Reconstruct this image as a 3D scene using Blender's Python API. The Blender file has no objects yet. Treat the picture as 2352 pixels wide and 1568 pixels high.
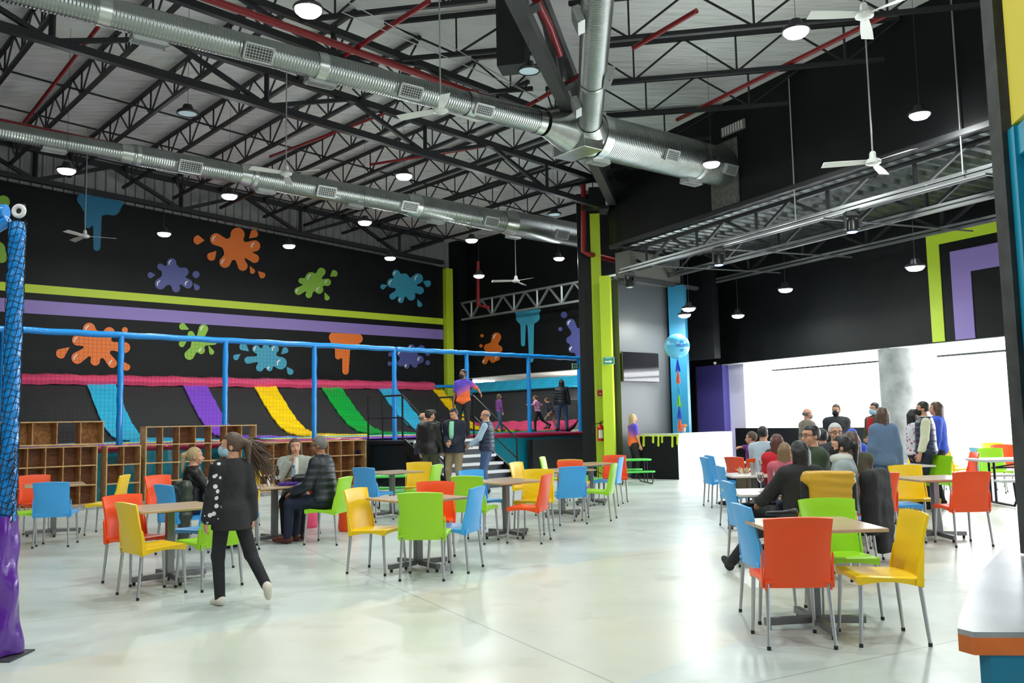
import bpy, bmesh, math, random
import numpy as np
from mathutils import Vector, Matrix
R = math.radians
random.seed(7)
scn = bpy.context.scene
COL = scn.collection

# ------------------------------------------------------------------ camera
F, CX, CY, CAMH = 1994.0, 1176.0, 784.0, 1.48
PITCH, ROLL = R(5.38), R(-1.13)
fw = Vector((0, math.cos(PITCH), math.sin(PITCH)))
r0 = Vector((1, 0, 0)); u0 = Vector((0, -math.sin(PITCH), math.cos(PITCH)))
rt = math.cos(ROLL) * r0 + math.sin(ROLL) * u0
up = -math.sin(ROLL) * r0 + math.cos(ROLL) * u0
cd = bpy.data.cameras.new('camera'); cam = bpy.data.objects.new('camera', cd); COL.objects.link(cam)
cd.sensor_width = 36; cd.lens = F / 2352 * 36; cd.clip_start = 0.05; cd.clip_end = 300
cam.matrix_world = Matrix(((rt.x, up.x, -fw.x, 0), (rt.y, up.y, -fw.y, 0), (rt.z, up.z, -fw.z, CAMH), (0, 0, 0, 1)))
scn.camera = cam
scn.view_settings.view_transform = 'Standard'; scn.view_settings.look = 'None'
scn.view_settings.gamma = 1; scn.view_settings.use_curve_mapping = False
scn.view_settings.exposure = 0.0

def ray(px, py):
    return (fw * F + rt * (px - CX) - up * (py - CY)).normalized()
def atz(px, py, z=0.0):
    d = ray(px, py); t = (z - CAMH) / d.z
    return Vector((d.x * t, d.y * t, z))
def aty(px, py, Y):
    d = ray(px, py); t = Y / d.y
    return Vector((d.x * t, Y, CAMH + d.z * t))

# building axes: A runs along the far left wall, C is square to it, B runs along the right-hand walls
TA = R(47.7); dA = Vector((math.sin(TA), math.cos(TA), 0)); dC = Vector((-math.cos(TA), math.sin(TA), 0))
TB = R(-28.4); dB = Vector((math.sin(TB), math.cos(TB), 0)); nB = Vector((math.cos(TB), -math.sin(TB), 0))
TG = R(13.4); dG = Vector((math.sin(TG), math.cos(TG), 0)); dD = Vector((-math.cos(TG), math.sin(TG), 0))
Z = Vector((0, 0, 1))
def UV(u, v, z=0): return dA * u + dC * v + Z * z
def WB(c, w, z=0): return nB * c + dB * w + Z * z
def on_v(px, py, v):
    d = ray(px, py); t = v / d.dot(dC); p = d * t
    return p.dot(dA), p.z + CAMH
def on_u(px, py, u):
    d = ray(px, py); t = u / d.dot(dA); p = d * t
    return p.dot(dC), p.z + CAMH
def on_c(px, py, c):
    d = ray(px, py); t = c / d.dot(nB); p = d * t
    return p.dot(dB), p.z + CAMH
def roofz(p): return 9.3 - 0.05 * (p.dot(dA) - 5)

# ------------------------------------------------------------------ world and lights
w = bpy.data.worlds.new('world'); scn.world = w; w.use_nodes = True
w.node_tree.nodes['Background'].inputs[0].default_value = (0.93, 0.96, 1, 1)
w.node_tree.nodes['Background'].inputs[1].default_value = 4.0
def area(name, loc, look, sx, sy, power, color=(1, 1, 1), shape='RECTANGLE'):
    l = bpy.data.lights.new(name, 'AREA'); l.shape = shape; l.size = sx
    if shape == 'RECTANGLE': l.size_y = sy
    l.energy = power; l.color = color
    o = bpy.data.objects.new(name, l); COL.objects.link(o); o.location = loc
    o.rotation_euler = Vector(look).to_track_quat('-Z', 'Y').to_euler()
    return o
area('daylight_window', WB(20.4, 17.6, 2.2), -nB, 7.5, 2.4, 650, (0.95, 0.98, 1))
area('side_room_fill', UV(22.05, 20.5, 2.2), (0, 0, 1), 1.5, 4.5, 130, (1, .98, .95))  # added upward fill light that brightens the side room, no fixture there
area('daylight_opening', WB(20.4, 9.0, 2.0), -nB, 8.0, 3.0, 750, (0.95, 0.98, 1))
LAMP_W = 80
# ------------------------------------------------------------------ materials
MATS = {}
def mat(name, col, rough=0.5, metal=0.0, noise=0.0, scale=8.0, bump=0.0, bscale=30.0, emit=0.0, coat=0.0, trans=0.0, alpha=1.0, spec=0.5, sheen=0.0):
    if name in MATS: return MATS[name]
    m = bpy.data.materials.new(name); m.use_nodes = True; nt = m.node_tree; b = nt.nodes['Principled BSDF']
    c = (col[0], col[1], col[2], 1)
    b.inputs['Base Color'].default_value = c; b.inputs['Roughness'].default_value = rough; b.inputs['Metallic'].default_value = metal
    b.inputs['Coat Weight'].default_value = coat; b.inputs['Transmission Weight'].default_value = trans; b.inputs['Alpha'].default_value = alpha
    b.inputs['Specular IOR Level'].default_value = spec
    if sheen: b.inputs['Sheen Weight'].default_value = sheen
    if emit: b.inputs['Emission Color'].default_value = c; b.inputs['Emission Strength'].default_value = emit
    if noise or bump:
        tc = nt.nodes.new('ShaderNodeTexCoord')
    if noise:
        n = nt.nodes.new('ShaderNodeTexNoise'); n.inputs['Scale'].default_value = scale; n.inputs['Detail'].default_value = 5
        nt.links.new(tc.outputs['Object'], n.inputs['Vector'])
        r = nt.nodes.new('ShaderNodeValToRGB'); r.color_ramp.elements[0].position = 0.3; r.color_ramp.elements[1].position = 0.7
        r.color_ramp.elements[0].color = tuple(max(0, x * (1 - noise)) for x in col) + (1,)
        r.color_ramp.elements[1].color = tuple(min(1, x * (1 + noise)) for x in col) + (1,)
        nt.links.new(n.outputs['Fac'], r.inputs['Fac']); nt.links.new(r.outputs['Color'], b.inputs['Base Color'])
    if bump:
        n2 = nt.nodes.new('ShaderNodeTexNoise'); n2.inputs['Scale'].default_value = bscale; n2.inputs['Detail'].default_value = 3
        nt.links.new(tc.outputs['Object'], n2.inputs['Vector'])
        bp = nt.nodes.new('ShaderNodeBump'); bp.inputs['Strength'].default_value = bump; bp.inputs['Distance'].default_value = 0.02
        nt.links.new(n2.outputs['Fac'], bp.inputs['Height']); nt.links.new(bp.outputs['Normal'], b.inputs['Normal'])
    MATS[name] = m; return m

def srgb(r, g, b):
    f = lambda c: (c / 255 / 12.92) if c / 255 <= 0.04045 else ((c / 255 + 0.055) / 1.055) ** 2.4
    return (f(r), f(g), f(b))

M_BLACK = mat('black_wall_paint', (0.0055, 0.0063, 0.0072), 0.5, noise=0.25, scale=1.2, bump=0.1, bscale=60, spec=.2)
M_GREYB = mat('charcoal_paint', (0.009, 0.010, 0.012), 0.42, bump=0.05, spec=.3)
M_LIME = mat('lime_paint', srgb(192, 218, 45), 0.5)
M_PURPLE = mat('violet_paint', srgb(142, 120, 190), 0.5)
M_BLUEP = mat('teal_blue_paint', srgb(28, 112, 148), 0.45)
M_ORANGEP = mat('orange_paint', srgb(235, 118, 36), 0.5)
M_NAVYP = mat('indigo_paint', srgb(82, 88, 152), 0.5)
M_CYANP = mat('sky_blue_paint', srgb(60, 160, 190), 0.5)
M_GREENP = mat('leaf_green_paint', srgb(140, 190, 60), 0.5)
M_WHITEP = mat('white_paint', (0.8, 0.8, 0.8), 0.5)
M_STEEL = mat('dark_truss_paint', (0.022, 0.023, 0.026), 0.45, metal=0.3)
M_STEELG = mat('grey_steel_paint', (0.06, 0.062, 0.066), 0.4, metal=0.3)
M_RED = mat('red_pipe_paint', (0.25, 0.012, 0.015), 0.35)
M_CORR = mat('corrugated_grey_sheet', (0.34, 0.345, 0.345), 0.5, metal=0.3)
M_DECK = mat('galvanised_deck', (0.30, 0.33, 0.33), 0.32, metal=0.85, noise=0.3, scale=3)
M_CHROME = mat('brushed_aluminium', (0.55, 0.56, 0.57), 0.3, metal=0.9)
M_LEG = mat('satin_aluminium_leg', (0.48, 0.49, 0.50), 0.32, metal=0.7)
M_BASE = mat('cast_grey_base', (0.20, 0.205, 0.205), 0.4, metal=0.6)
M_RUB = mat('black_rubber', (0.015, 0.015, 0.015), 0.6)
M_BPAD = mat('blue_vinyl_pad', srgb(22, 138, 222), 0.28, bump=0.5, bscale=14, coat=0.4)
M_PPAD = mat('purple_vinyl', srgb(92, 38, 150), 0.22, bump=0.7, bscale=5, coat=0.5)
M_BLKPL = mat('black_plastic', (0.012, 0.012, 0.013), 0.35)
M_WHPL = mat('white_enamel', (0.72, 0.74, 0.70), 0.3)
M_BLKST = mat('black_tube_steel', (0.012, 0.012, 0.015), 0.35, metal=0.4)
M_GLASS = mat('clear_glass', (1, 1, 1), 0.02, trans=1.0)
M_LAMP = mat('lamp_lens_lit', (1, 1, 0.98), 0.5, emit=30)
M_LAMPOFF = mat('lamp_lens_unlit_glow', (0.45, 0.6, 0.65), 0.2, emit=0.25)  # lens of switched-off lamps, faint glow put into the material
M_SCREEN = mat('tv_screen_glass', (0.01, 0.01, 0.012), 0.06)
M_TEALV = mat('teal_vinyl_skirt', srgb(20, 140, 165), 0.3, bump=0.5, bscale=2.5, coat=0.3)
M_PINKV = mat('pink_vinyl', srgb(232, 78, 122), 0.35, bump=0.5, bscale=9, coat=0.3)
M_MARV = mat('crimson_vinyl', srgb(150, 25, 60), 0.35, bump=0.5, bscale=9, coat=0.3)
M_TRAMP = mat('black_trampoline_mesh', (0.016, 0.016, 0.018), 0.6)
M_CYANV = mat('cyan_vinyl', srgb(50, 175, 215), 0.28, bump=0.6, bscale=9, coat=0.4)
M_VIOV = mat('violet_vinyl', srgb(125, 72, 195), 0.28, bump=0.6, bscale=9, coat=0.4)
M_YELV = mat('yellow_vinyl', srgb(250, 205, 10), 0.28, bump=0.6, bscale=9, coat=0.4)
M_GRNV = mat('green_vinyl', srgb(10, 160, 60), 0.28, bump=0.6, bscale=9, coat=0.4)
M_SKIN = mat('skin_tan', srgb(205, 150, 120), 0.55)
M_SKIN2 = mat('skin_brown', srgb(160, 108, 80), 0.55)
M_EYEW = mat('eye_dark', (0.02, 0.012, 0.01), 0.3)
M_LIP = mat('lip_rose', srgb(165, 80, 78), 0.5)

def wood_mat(name, c1, c2, sc=(2, 2, 30), rough=0.45):
    m = bpy.data.materials.new(name); m.use_nodes = True; nt = m.node_tree; b = nt.nodes['Principled BSDF']
    tc = nt.nodes.new('ShaderNodeTexCoord'); mp = nt.nodes.new('ShaderNodeMapping'); mp.inputs['Scale'].default_value = sc
    n = nt.nodes.new('ShaderNodeTexNoise'); n.inputs['Scale'].default_value = 3; n.inputs['Detail'].default_value = 6
    r = nt.nodes.new('ShaderNodeValToRGB'); r.color_ramp.elements[0].color = c1 + (1,); r.color_ramp.elements[1].color = c2 + (1,)
    r.color_ramp.elements[0].position = 0.35; r.color_ramp.elements[1].position = 0.65
    nt.links.new(tc.outputs['Object'], mp.inputs['Vector']); nt.links.new(mp.outputs[0], n.inputs['Vector'])
    nt.links.new(n.outputs['Fac'], r.inputs['Fac']); nt.links.new(r.outputs[0], b.inputs['Base Color']); b.inputs['Roughness'].default_value = rough
    MATS[name] = m; return m
M_PLY = wood_mat('plywood_edge', srgb(208, 172, 118), srgb(180, 142, 92), (3, 3, 3))
M_OSB = wood_mat('osb_board', srgb(196, 140, 76), srgb(140, 92, 46), (5, 5, 5), 0.6)
M_PLYD = wood_mat('brown_plywood', srgb(150, 98, 60), srgb(112, 70, 42), (2, 2, 9), 0.6)
M_TTOP = wood_mat('tan_laminate', srgb(196, 168, 136), srgb(182, 152, 120), (2, 14, 2), 0.25)
M_TTOPW = wood_mat('pale_laminate', srgb(225, 218, 208), srgb(212, 204, 192), (2, 14, 2), 0.22)

# floor: polished concrete with stains, a beige unpainted band and saw cut joints
def floor_mat():
    m = bpy.data.materials.new('polished_concrete'); m.use_nodes = True; nt = m.node_tree; b = nt.nodes['Principled BSDF']
    N = nt.nodes.new; L = nt.links.new
    tc = N('ShaderNodeTexCoord')
    n = N('ShaderNodeTexNoise'); n.inputs['Scale'].default_value = 0.55; n.inputs['Detail'].default_value = 7; n.inputs['Roughness'].default_value = 0.6
    mp = N('ShaderNodeMapping'); mp.inputs['Rotation'].default_value = (0, 0, R(20)); mp.inputs['Scale'].default_value = (0.7, 1.6, 1)
    L(tc.outputs['Object'], mp.inputs['Vector']); L(mp.outputs[0], n.inputs['Vector'])
    r = N('ShaderNodeValToRGB')
    r.color_ramp.elements[0].position = 0.3; r.color_ramp.elements[0].color = srgb(176, 186, 180) + (1,)
    r.color_ramp.elements[1].position = 0.6; r.color_ramp.elements[1].color = srgb(206, 212, 208) + (1,)
    L(n.outputs['Fac'], r.inputs['Fac'])
    # beige band along direction ~ across the foreground
    sx = N('ShaderNodeSeparateXYZ'); L(tc.outputs['Object'], sx.inputs[0])
    def math_(op, a, b_=None, v=None):
        k = N('ShaderNodeMath'); k.operation = op
        for i, q in enumerate((a, b_)):
            if q is None: continue
            if isinstance(q, (int, float)): k.inputs[i].default_value = q
            else: L(q, k.inputs[i])
        return k.outputs[0]
    n3 = N('ShaderNodeTexNoise'); n3.inputs['Scale'].default_value = 0.9; n3.inputs['Detail'].default_value = 6
    L(tc.outputs['Object'], n3.inputs['Vector'])
    # band distance: line through (-2.6,5.4) and (1.5,9.8)
    e = (Vector((0.9, 9.6, 0)) - Vector((-3.0, 5.75, 0))).normalized(); nn = Vector((-e.y, e.x, 0))
    k0 = nn.dot(Vector((-3.0, 5.75, 0)))
    d = math_('SUBTRACT', math_('ADD', math_('MULTIPLY', sx.outputs[0], nn.x), math_('MULTIPLY', sx.outputs[1], nn.y)), k0)
    inb = math_('MULTIPLY', math_('LESS_THAN', d, 0.0), math_('GREATER_THAN', d, -3.0))
    soft = math_('MULTIPLY', inb, math_('MULTIPLY', n3.outputs['Fac'], 1.0))
    mx = N('ShaderNodeMixRGB'); mx.inputs[2].default_value = srgb(212, 204, 182) + (1,)
    L(soft, mx.inputs[0]); L(r.outputs[0], mx.inputs[1])
    # brown blotches
    n4 = N('ShaderNodeTexNoise'); n4.inputs['Scale'].default_value = 1.7; n4.inputs['Detail'].default_value = 8; L(tc.outputs['Object'], n4.inputs['Vector'])
    r4 = N('ShaderNodeValToRGB'); r4.color_ramp.elements[0].position = 0.58; r4.color_ramp.elements[1].position = 0.75
    r4.color_ramp.elements[0].color = (0, 0, 0, 1); r4.color_ramp.elements[1].color = (0.5, 0.5, 0.5, 1); L(n4.outputs['Fac'], r4.inputs['Fac'])
    mx2 = N('ShaderNodeMixRGB'); mx2.inputs[2].default_value = srgb(150, 138, 118) + (1,); L(r4.outputs[0], mx2.inputs[0]); L(mx.outputs[0], mx2.inputs[1])
    # joints every 4 m along A and C
    br = N('ShaderNodeTexBrick'); br.offset = 0; br.inputs['Scale'].default_value = 1; br.inputs['Brick Width'].default_value = 4.2; br.inputs['Row Height'].default_value = 4.2
    br.inputs['Mortar Size'].default_value = 0.008; br.inputs['Color1'].default_value = (1, 1, 1, 1); br.inputs['Color2'].default_value = (1, 1, 1, 1); br.inputs['Mortar'].default_value = (0.45, 0.45, 0.45, 1)
    mp2 = N('ShaderNodeMapping'); mp2.inputs['Rotation'].default_value = (0, 0, R(-28.4)); mp2.inputs['Location'].default_value = (1.3, 0.4, 0)
    L(tc.outputs['Object'], mp2.inputs['Vector']); L(mp2.outputs[0], br.inputs['Vector'])
    mul = N('ShaderNodeMixRGB'); mul.blend_type = 'MULTIPLY'; mul.inputs[0].default_value = 0.6; L(mx2.outputs[0], mul.inputs[1]); L(br.outputs['Color'], mul.inputs[2])
    L(mul.outputs[0], b.inputs['Base Color'])
    rr = N('ShaderNodeMapRange'); rr.inputs['To Min'].default_value = 0.22; rr.inputs['To Max'].default_value = 0.42; L(n4.outputs['Fac'], rr.inputs['Value']); L(rr.outputs[0], b.inputs['Roughness'])
    return m
M_FLOOR = floor_mat()

def membrane_mat():
    m = bpy.data.materials.new('roof_membrane'); m.use_nodes = True; nt = m.node_tree; b = nt.nodes['Principled BSDF']
    N = nt.nodes.new; L = nt.links.new
    tc = N('ShaderNodeTexCoord'); n = N('ShaderNodeTexNoise'); n.inputs['Scale'].default_value = 0.5; n.inputs['Detail'].default_value = 6
    L(tc.outputs['Object'], n.inputs['Vector'])
    r = N('ShaderNodeValToRGB'); r.color_ramp.elements[0].color = (0.72, 0.72, 0.73, 1); r.color_ramp.elements[1].color = (0.86, 0.86, 0.87, 1)
    r.color_ramp.elements[0].position = 0.3; r.color_ramp.elements[1].position = 0.7
    L(n.outputs['Fac'], r.inputs['Fac']); L(r.outputs[0], b.inputs['Base Color']); b.inputs['Roughness'].default_value = 0.45
    wv = N('ShaderNodeTexNoise'); wv.inputs['Scale'].default_value = 1.2
    mp = N('ShaderNodeMapping'); mp.inputs['Rotation'].default_value = (0, 0, -TA); mp.inputs['Scale'].default_value = (1, 5, 1)
    L(tc.outputs['Object'], mp.inputs['Vector']); L(mp.outputs[0], wv.inputs['Vector'])
    bp = N('ShaderNodeBump'); bp.inputs['Strength'].default_value = 0.5; bp.inputs['Distance'].default_value = 0.15
    L(wv.outputs['Fac'], bp.inputs['Height']); L(bp.outputs[0], b.inputs['Normal'])
    return m
M_ROOF = membrane_mat()

def duct_mat():
    m = bpy.data.materials.new('spiral_duct'); m.use_nodes = True; nt = m.node_tree; b = nt.nodes['Principled BSDF']
    N = nt.nodes.new; L = nt.links.new
    tc = N('ShaderNodeTexCoord'); wv = N('ShaderNodeTexWave'); wv.bands_direction = 'Z'; wv.inputs['Scale'].default_value = 6.5
    L(tc.outputs['Object'], wv.inputs['Vector'])
    bp = N('ShaderNodeBump'); bp.inputs['Strength'].default_value = 0.5; bp.inputs['Distance'].default_value = 0.009
    L(wv.outputs['Fac'], bp.inputs['Height']); L(bp.outputs[0], b.inputs['Normal'])
    n = N('ShaderNodeTexNoise'); n.inputs['Scale'].default_value = 1.5; L(tc.outputs['Object'], n.inputs['Vector'])
    r = N('ShaderNodeValToRGB'); r.color_ramp.elements[0].color = (0.24, 0.27, 0.26, 1); r.color_ramp.elements[1].color = (0.42, 0.45, 0.43, 1); L(n.outputs['Fac'], r.inputs['Fac']); L(r.outputs[0], b.inputs['Base Color'])
    b.inputs['Metallic'].default_value = 0.95; b.inputs['Roughness'].default_value = 0.3
    return m
M_DUCT = duct_mat()
M_SHEET = mat('sheet_metal', (0.55, 0.58, 0.55), 0.28, metal=0.95, noise=0.15, scale=5)

# ------------------------------------------------------------------ helpers
class MB:
    def __init__(s): s.v = []; s.f = []
    def add(s, vs, fs):
        n = len(s.v); s.v += [tuple(p) for p in vs]; s.f += [tuple(i + n for i in f) for f in fs]; return s
    def box(s, c, sz, rz=0.0, axes=None):
        c = Vector(c)
        if axes is None: X = Vector((math.cos(rz), math.sin(rz), 0)); Y = Vector((-math.sin(rz), math.cos(rz), 0)); W = Z
        else: X, Y, W = axes
        h = [q / 2 for q in sz]; vs = []
        for k in (-1, 1):
            for j in (-1, 1):
                for i in (-1, 1): vs.append(c + X * (i * h[0]) + Y * (j * h[1]) + W * (k * h[2]))
        return s.add(vs, [(0, 2, 3, 1), (4, 5, 7, 6), (0, 1, 5, 4), (2, 6, 7, 3), (0, 4, 6, 2), (1, 3, 7, 5)])
    def bar(s, a, b, wd, hd=None, upv=Z):
        a = Vector(a); b = Vector(b); d = b - a; L = d.length
        if L < 1e-6: return s
        d = d / L
        if abs(d.dot(upv)) > 0.98: upv = Vector((1, 0, 0))
        X = d.cross(upv).normalized(); Y = X.cross(d).normalized()
        return s.box((a + b) / 2, (wd, L, hd or wd), axes=(X, d, Y))
    def tube(s, pts, r, n=10, caps=True):
        pts = [Vector(p) for p in pts]
        rs = r if isinstance(r, (list, tuple)) else [r] * len(pts)
        base = len(s.v); prev = None
        for i, p in enumerate(pts):
            d = (pts[min(i + 1, len(pts) - 1)] - pts[max(i - 1, 0)])
            d = d.normalized() if d.length > 1e-9 else Z
            if prev is None:
                ref = Z if abs(d.z) < 0.9 else Vector((1, 0, 0)); X = d.cross(ref).normalized()
            else:
                X = (prev - d * prev.dot(d)); X = X.normalized() if X.length > 1e-6 else prev
            prev = X; Y = d.cross(X)
            for k in range(n):
                a = 2 * math.pi * k / n; s.v.append(tuple(p + (X * math.cos(a) + Y * math.sin(a)) * rs[i]))
        for i in range(len(pts) - 1):
            for k in range(n):
                a = base + i * n + k; b = base + i * n + (k + 1) % n
                s.f.append((a, b, b + n, a + n))
        if caps:
            s.f.append(tuple(base + k for k in range(n))[::-1]); s.f.append(tuple(base + (len(pts) - 1) * n + k for k in range(n)))
        return s
    def lathe(s, prof, n=20, c=(0, 0, 0)):
        base = len(s.v)
        for r, z in prof:
            for k in range(n):
                a = 2 * math.pi * k / n; s.v.append((c[0] + r * math.cos(a), c[1] + r * math.sin(a), c[2] + z))
        for i in range(len(prof) - 1):
            for k in range(n):
                a = base + i * n + k; b = base + i * n + (k + 1) % n; s.f.append((a, b, b + n, a + n))
        return s
    def prism(s, pts, z0, z1):
        n = len(pts)
        vs = [(p[0], p[1], z0) for p in pts] + [(p[0], p[1], z1) for p in pts]
        return s.add(vs, [tuple(range(n))[::-1], tuple(range(n, 2 * n))] + [(i, (i + 1) % n, n + (i + 1) % n, n + i) for i in range(n)])
    def grid(s, fn, nu, nv, th=0.0, closed=False):
        P = [[Vector(fn(i / nu, j / nv)) for j in range(nv + 1)] for i in range(nu + 1)]
        base = len(s.v)
        for row in P:
            for p in row: s.v.append(tuple(p))
        q = lambda i, j: base + i * (nv + 1) + j
        if not th:
            for i in range(nu):
                for j in range(nv): s.f.append((q(i, j), q(i + 1, j), q(i + 1, j + 1), q(i, j + 1)))
            return s
        off = (nu + 1) * (nv + 1)
        for i in range(nu + 1):
            for j in range(nv + 1):
                a = P[min(i + 1, nu)][j] - P[max(i - 1, 0)][j]; b = P[i][min(j + 1, nv)] - P[i][max(j - 1, 0)]
                nn = a.cross(b); nn = nn.normalized() if nn.length > 1e-9 else Z
                s.v.append(tuple(P[i][j] - nn * th))
        for i in range(nu):
            for j in range(nv):
                s.f.append((q(i, j), q(i + 1, j), q(i + 1, j + 1), q(i, j + 1)))
                s.f.append((off + q(i, j), off + q(i, j + 1), off + q(i + 1, j + 1), off + q(i + 1, j)))
        for i in range(nu):
            s.f.append((q(i, 0), off + q(i, 0), off + q(i + 1, 0), q(i + 1, 0)))
            s.f.append((q(i, nv), q(i + 1, nv), off + q(i + 1, nv), off + q(i, nv)))
        for j in range(nv):
            s.f.append((q(0, j), q(0, j + 1), off + q(0, j + 1), off + q(0, j)))
            s.f.append((q(nu, j), off + q(nu, j), off + q(nu, j + 1), q(nu, j + 1)))
        return s
    def build(s, name, m, parent=None, smooth=False, bevel=0.0, loc=None, fixn=True):
        me = bpy.data.meshes.new(name); me.from_pydata(s.v, [], s.f)
        ms = m if isinstance(m, (list, tuple)) else [m]
        for q in ms: me.materials.append(q)
        if fixn:
            bm = bmesh.new(); bm.from_mesh(me); bmesh.ops.recalc_face_normals(bm, faces=bm.faces); bm.to_mesh(me); bm.free()
        if smooth:
            for p in me.polygons: p.use_smooth = True
            try: me.set_sharp_from_angle(angle=R(40))
            except Exception: pass
        me.update()
        o = bpy.data.objects.new(name, me); COL.objects.link(o)
        if parent: o.parent = parent
        if loc is not None: o.location = loc
        if bevel:
            bv = o.modifiers.new('bevel', 'BEVEL'); bv.width = bevel; bv.segments = 2; bv.limit_method = 'ANGLE'
        return o
def tag(o, label=None, cat=None, group=None, kind=None):
    if label: o['label'] = label
    if cat: o['category'] = cat
    if group: o['group'] = group
    if kind: o['kind'] = kind
    return o
def thing(name, label, cat, loc=(0, 0, 0), rz=0.0, group=None):
    o = bpy.data.objects.new(name, None); o.empty_display_size = 0.1; COL.objects.link(o); o.location = loc; o.rotation_euler = (0, 0, rz)
    return tag(o, label, cat, group)
def struct(o): o['kind'] = 'structure'; return o
def dup(root, loc=None, rz=None, label=None, group=None, mats=None, scale=None):
    def cp(o, par):
        c = o.copy(); COL.objects.link(c); c.parent = par
        if par is not None: c.matrix_parent_inverse = o.matrix_parent_inverse.copy()
        if mats and c.type == 'MESH' and len(c.material_slots) and c.material_slots[0].material in mats:
            c.material_slots[0].link = 'OBJECT'; c.material_slots[0].material = mats[o.material_slots[0].material]
        for ch in o.children: cp(ch, c)
        return c
    r = cp(root, None)
    if loc is not None: r.location = loc
    if rz is not None: r.rotation_euler = (0, 0, rz)
    if label: r['label'] = label
    if group: r['group'] = group
    if scale: r.scale = (scale,) * 3
    return r
ORD = ['first', 'second', 'third', 'fourth', 'fifth', 'sixth', 'seventh', 'eighth', 'ninth', 'tenth', 'eleventh', 'twelfth', 'thirteenth', 'fourteenth', 'fifteenth', 'sixteenth', 'seventeenth', 'eighteenth', 'nineteenth', 'twentieth']

# --- surface nets on a distance field
def nets(fn, lo, hi, h):
    lo = np.array(lo, float); hi = np.array(hi, float)
    n = np.ceil((hi - lo) / h).astype(int) + 1
    ax = [lo[i] + np.arange(n[i]) * h for i in range(3)]
    G = np.stack(np.meshgrid(*ax, indexing='ij'), -1)
    V = fn(G.reshape(-1, 3)).reshape(n)
    ins = V < 0
    c = n - 1
    cnt = np.zeros(c); acc = np.zeros(tuple(c) + (3,))
    corners = [(i, j, k) for i in (0, 1) for j in (0, 1) for k in (0, 1)]
    sl = lambda o: tuple(slice(o[a], o[a] + c[a]) for a in range(3))
    for A_ in corners:
        for d in range(3):
            if A_[d]: continue
            B_ = list(A_); B_[d] = 1
            va, vb = V[sl(A_)], V[sl(B_)]
            m = (va < 0) != (vb < 0)
            t = np.where(m, va / np.where(m, va - vb, 1), 0)
            for e in range(3):
                q = A_[e] + (t if e == d else 0)
                acc[..., e] += np.where(m, q, 0)
            cnt += m
    mask = cnt > 0
    idx = -np.ones(c, int); idx[mask] = np.arange(mask.sum())
    base = np.stack(np.meshgrid(*[np.arange(k) for k in c], indexing='ij'), -1)
    vs = lo + (base[mask] + acc[mask] / cnt[mask][:, None]) * h
    faces = []
    for d in range(3):
        a, b = [(1, 2), (2, 0), (0, 1)][d]
        s0 = [slice(None)] * 3; s0[d] = slice(0, n[d] - 1); s1 = [slice(None)] * 3; s1[d] = slice(1, n[d])
        ch = ins[tuple(s0)] != ins[tuple(s1)]
        I = np.argwhere(ch)
        if len(I) == 0: continue
        ok = (I[:, a] > 0) & (I[:, b] > 0) & (I[:, a] < c[a]) & (I[:, b] < c[b]); I = I[ok]
        q = []
        for da, db in ((-1, -1), (0, -1), (0, 0), (-1, 0)):
            J = I.copy(); J[:, a] += da; J[:, b] += db; q.append(idx[J[:, 0], J[:, 1], J[:, 2]])
        q = np.stack(q, 1)
        flip = ~ins[I[:, 0], I[:, 1], I[:, 2]]
        q[flip] = q[flip][:, ::-1]
        faces.append(q)
    faces = np.concatenate(faces) if faces else np.zeros((0, 4), int)
    return vs, faces
def cone(P, a, b, ra, rb):
    a = np.array(a, float); b = np.array(b, float); ab = b - a
    t = np.clip(((P - a) @ ab) / max(ab @ ab, 1e-9), 0, 1)
    return np.linalg.norm(P - a - t[:, None] * ab, axis=1) - (ra + (rb - ra) * t)
def ell(P, c, r, Rm=None):
    q = P - np.array(c, float)
    if Rm is not None: q = q @ Rm
    r = np.array(r, float); k = np.linalg.norm(q / r, axis=1); k2 = np.linalg.norm(q / r ** 2, axis=1) + 1e-9
    return k * (k - 1) / k2
def smin(a, b, k):
    h = np.clip(0.5 + 0.5 * (b - a) / k, 0, 1); return b + (a - b) * h - k * h * (1 - h)
def usm(fs, k):
    r = fs[0]
    for f in fs[1:]: r = smin(r, f, k)
    return r
def mesh_np(name, vs, fs, m, parent=None, smooth=True):
    me = bpy.data.meshes.new(name); me.from_pydata(vs.tolist(), [], fs.tolist())
    for q in (m if isinstance(m, (list, tuple)) else [m]): me.materials.append(q)
    me.polygons.foreach_set('use_smooth', [smooth] * len(me.polygons)); me.update()
    o = bpy.data.objects.new(name, me); COL.objects.link(o)
    if parent: o.parent = parent
    return o
#PART2
# ================================================================== THE SETTING
m = MB(); m.box((2, 12, -0.1), (70, 76, 0.2)); struct(m.build('floor', M_FLOOR))
def wall_uv(name, u0_, u1_, v0, v1, z0, z1, mt, axis='u', par=None):
    m = MB(); c = UV((u0_ + u1_) / 2, (v0 + v1) / 2, (z0 + z1) / 2)
    m.box(c, (abs(u1_ - u0_), abs(v1 - v0), z1 - z0), axes=(dA, dC, Z)); return struct(m.build(name, mt, par))
def wall_b(name, c0, c1, w0, w1, z0, z1, mt, par=None):
    m = MB(); m.box(WB((c0 + c1) / 2, (w0 + w1) / 2, (z0 + z1) / 2), (abs(c1 - c0), abs(w1 - w0), z1 - z0), axes=(nB, dB, Z)); return struct(m.build(name, mt, par))
VW = 26.0; UB = 21.05
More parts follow.
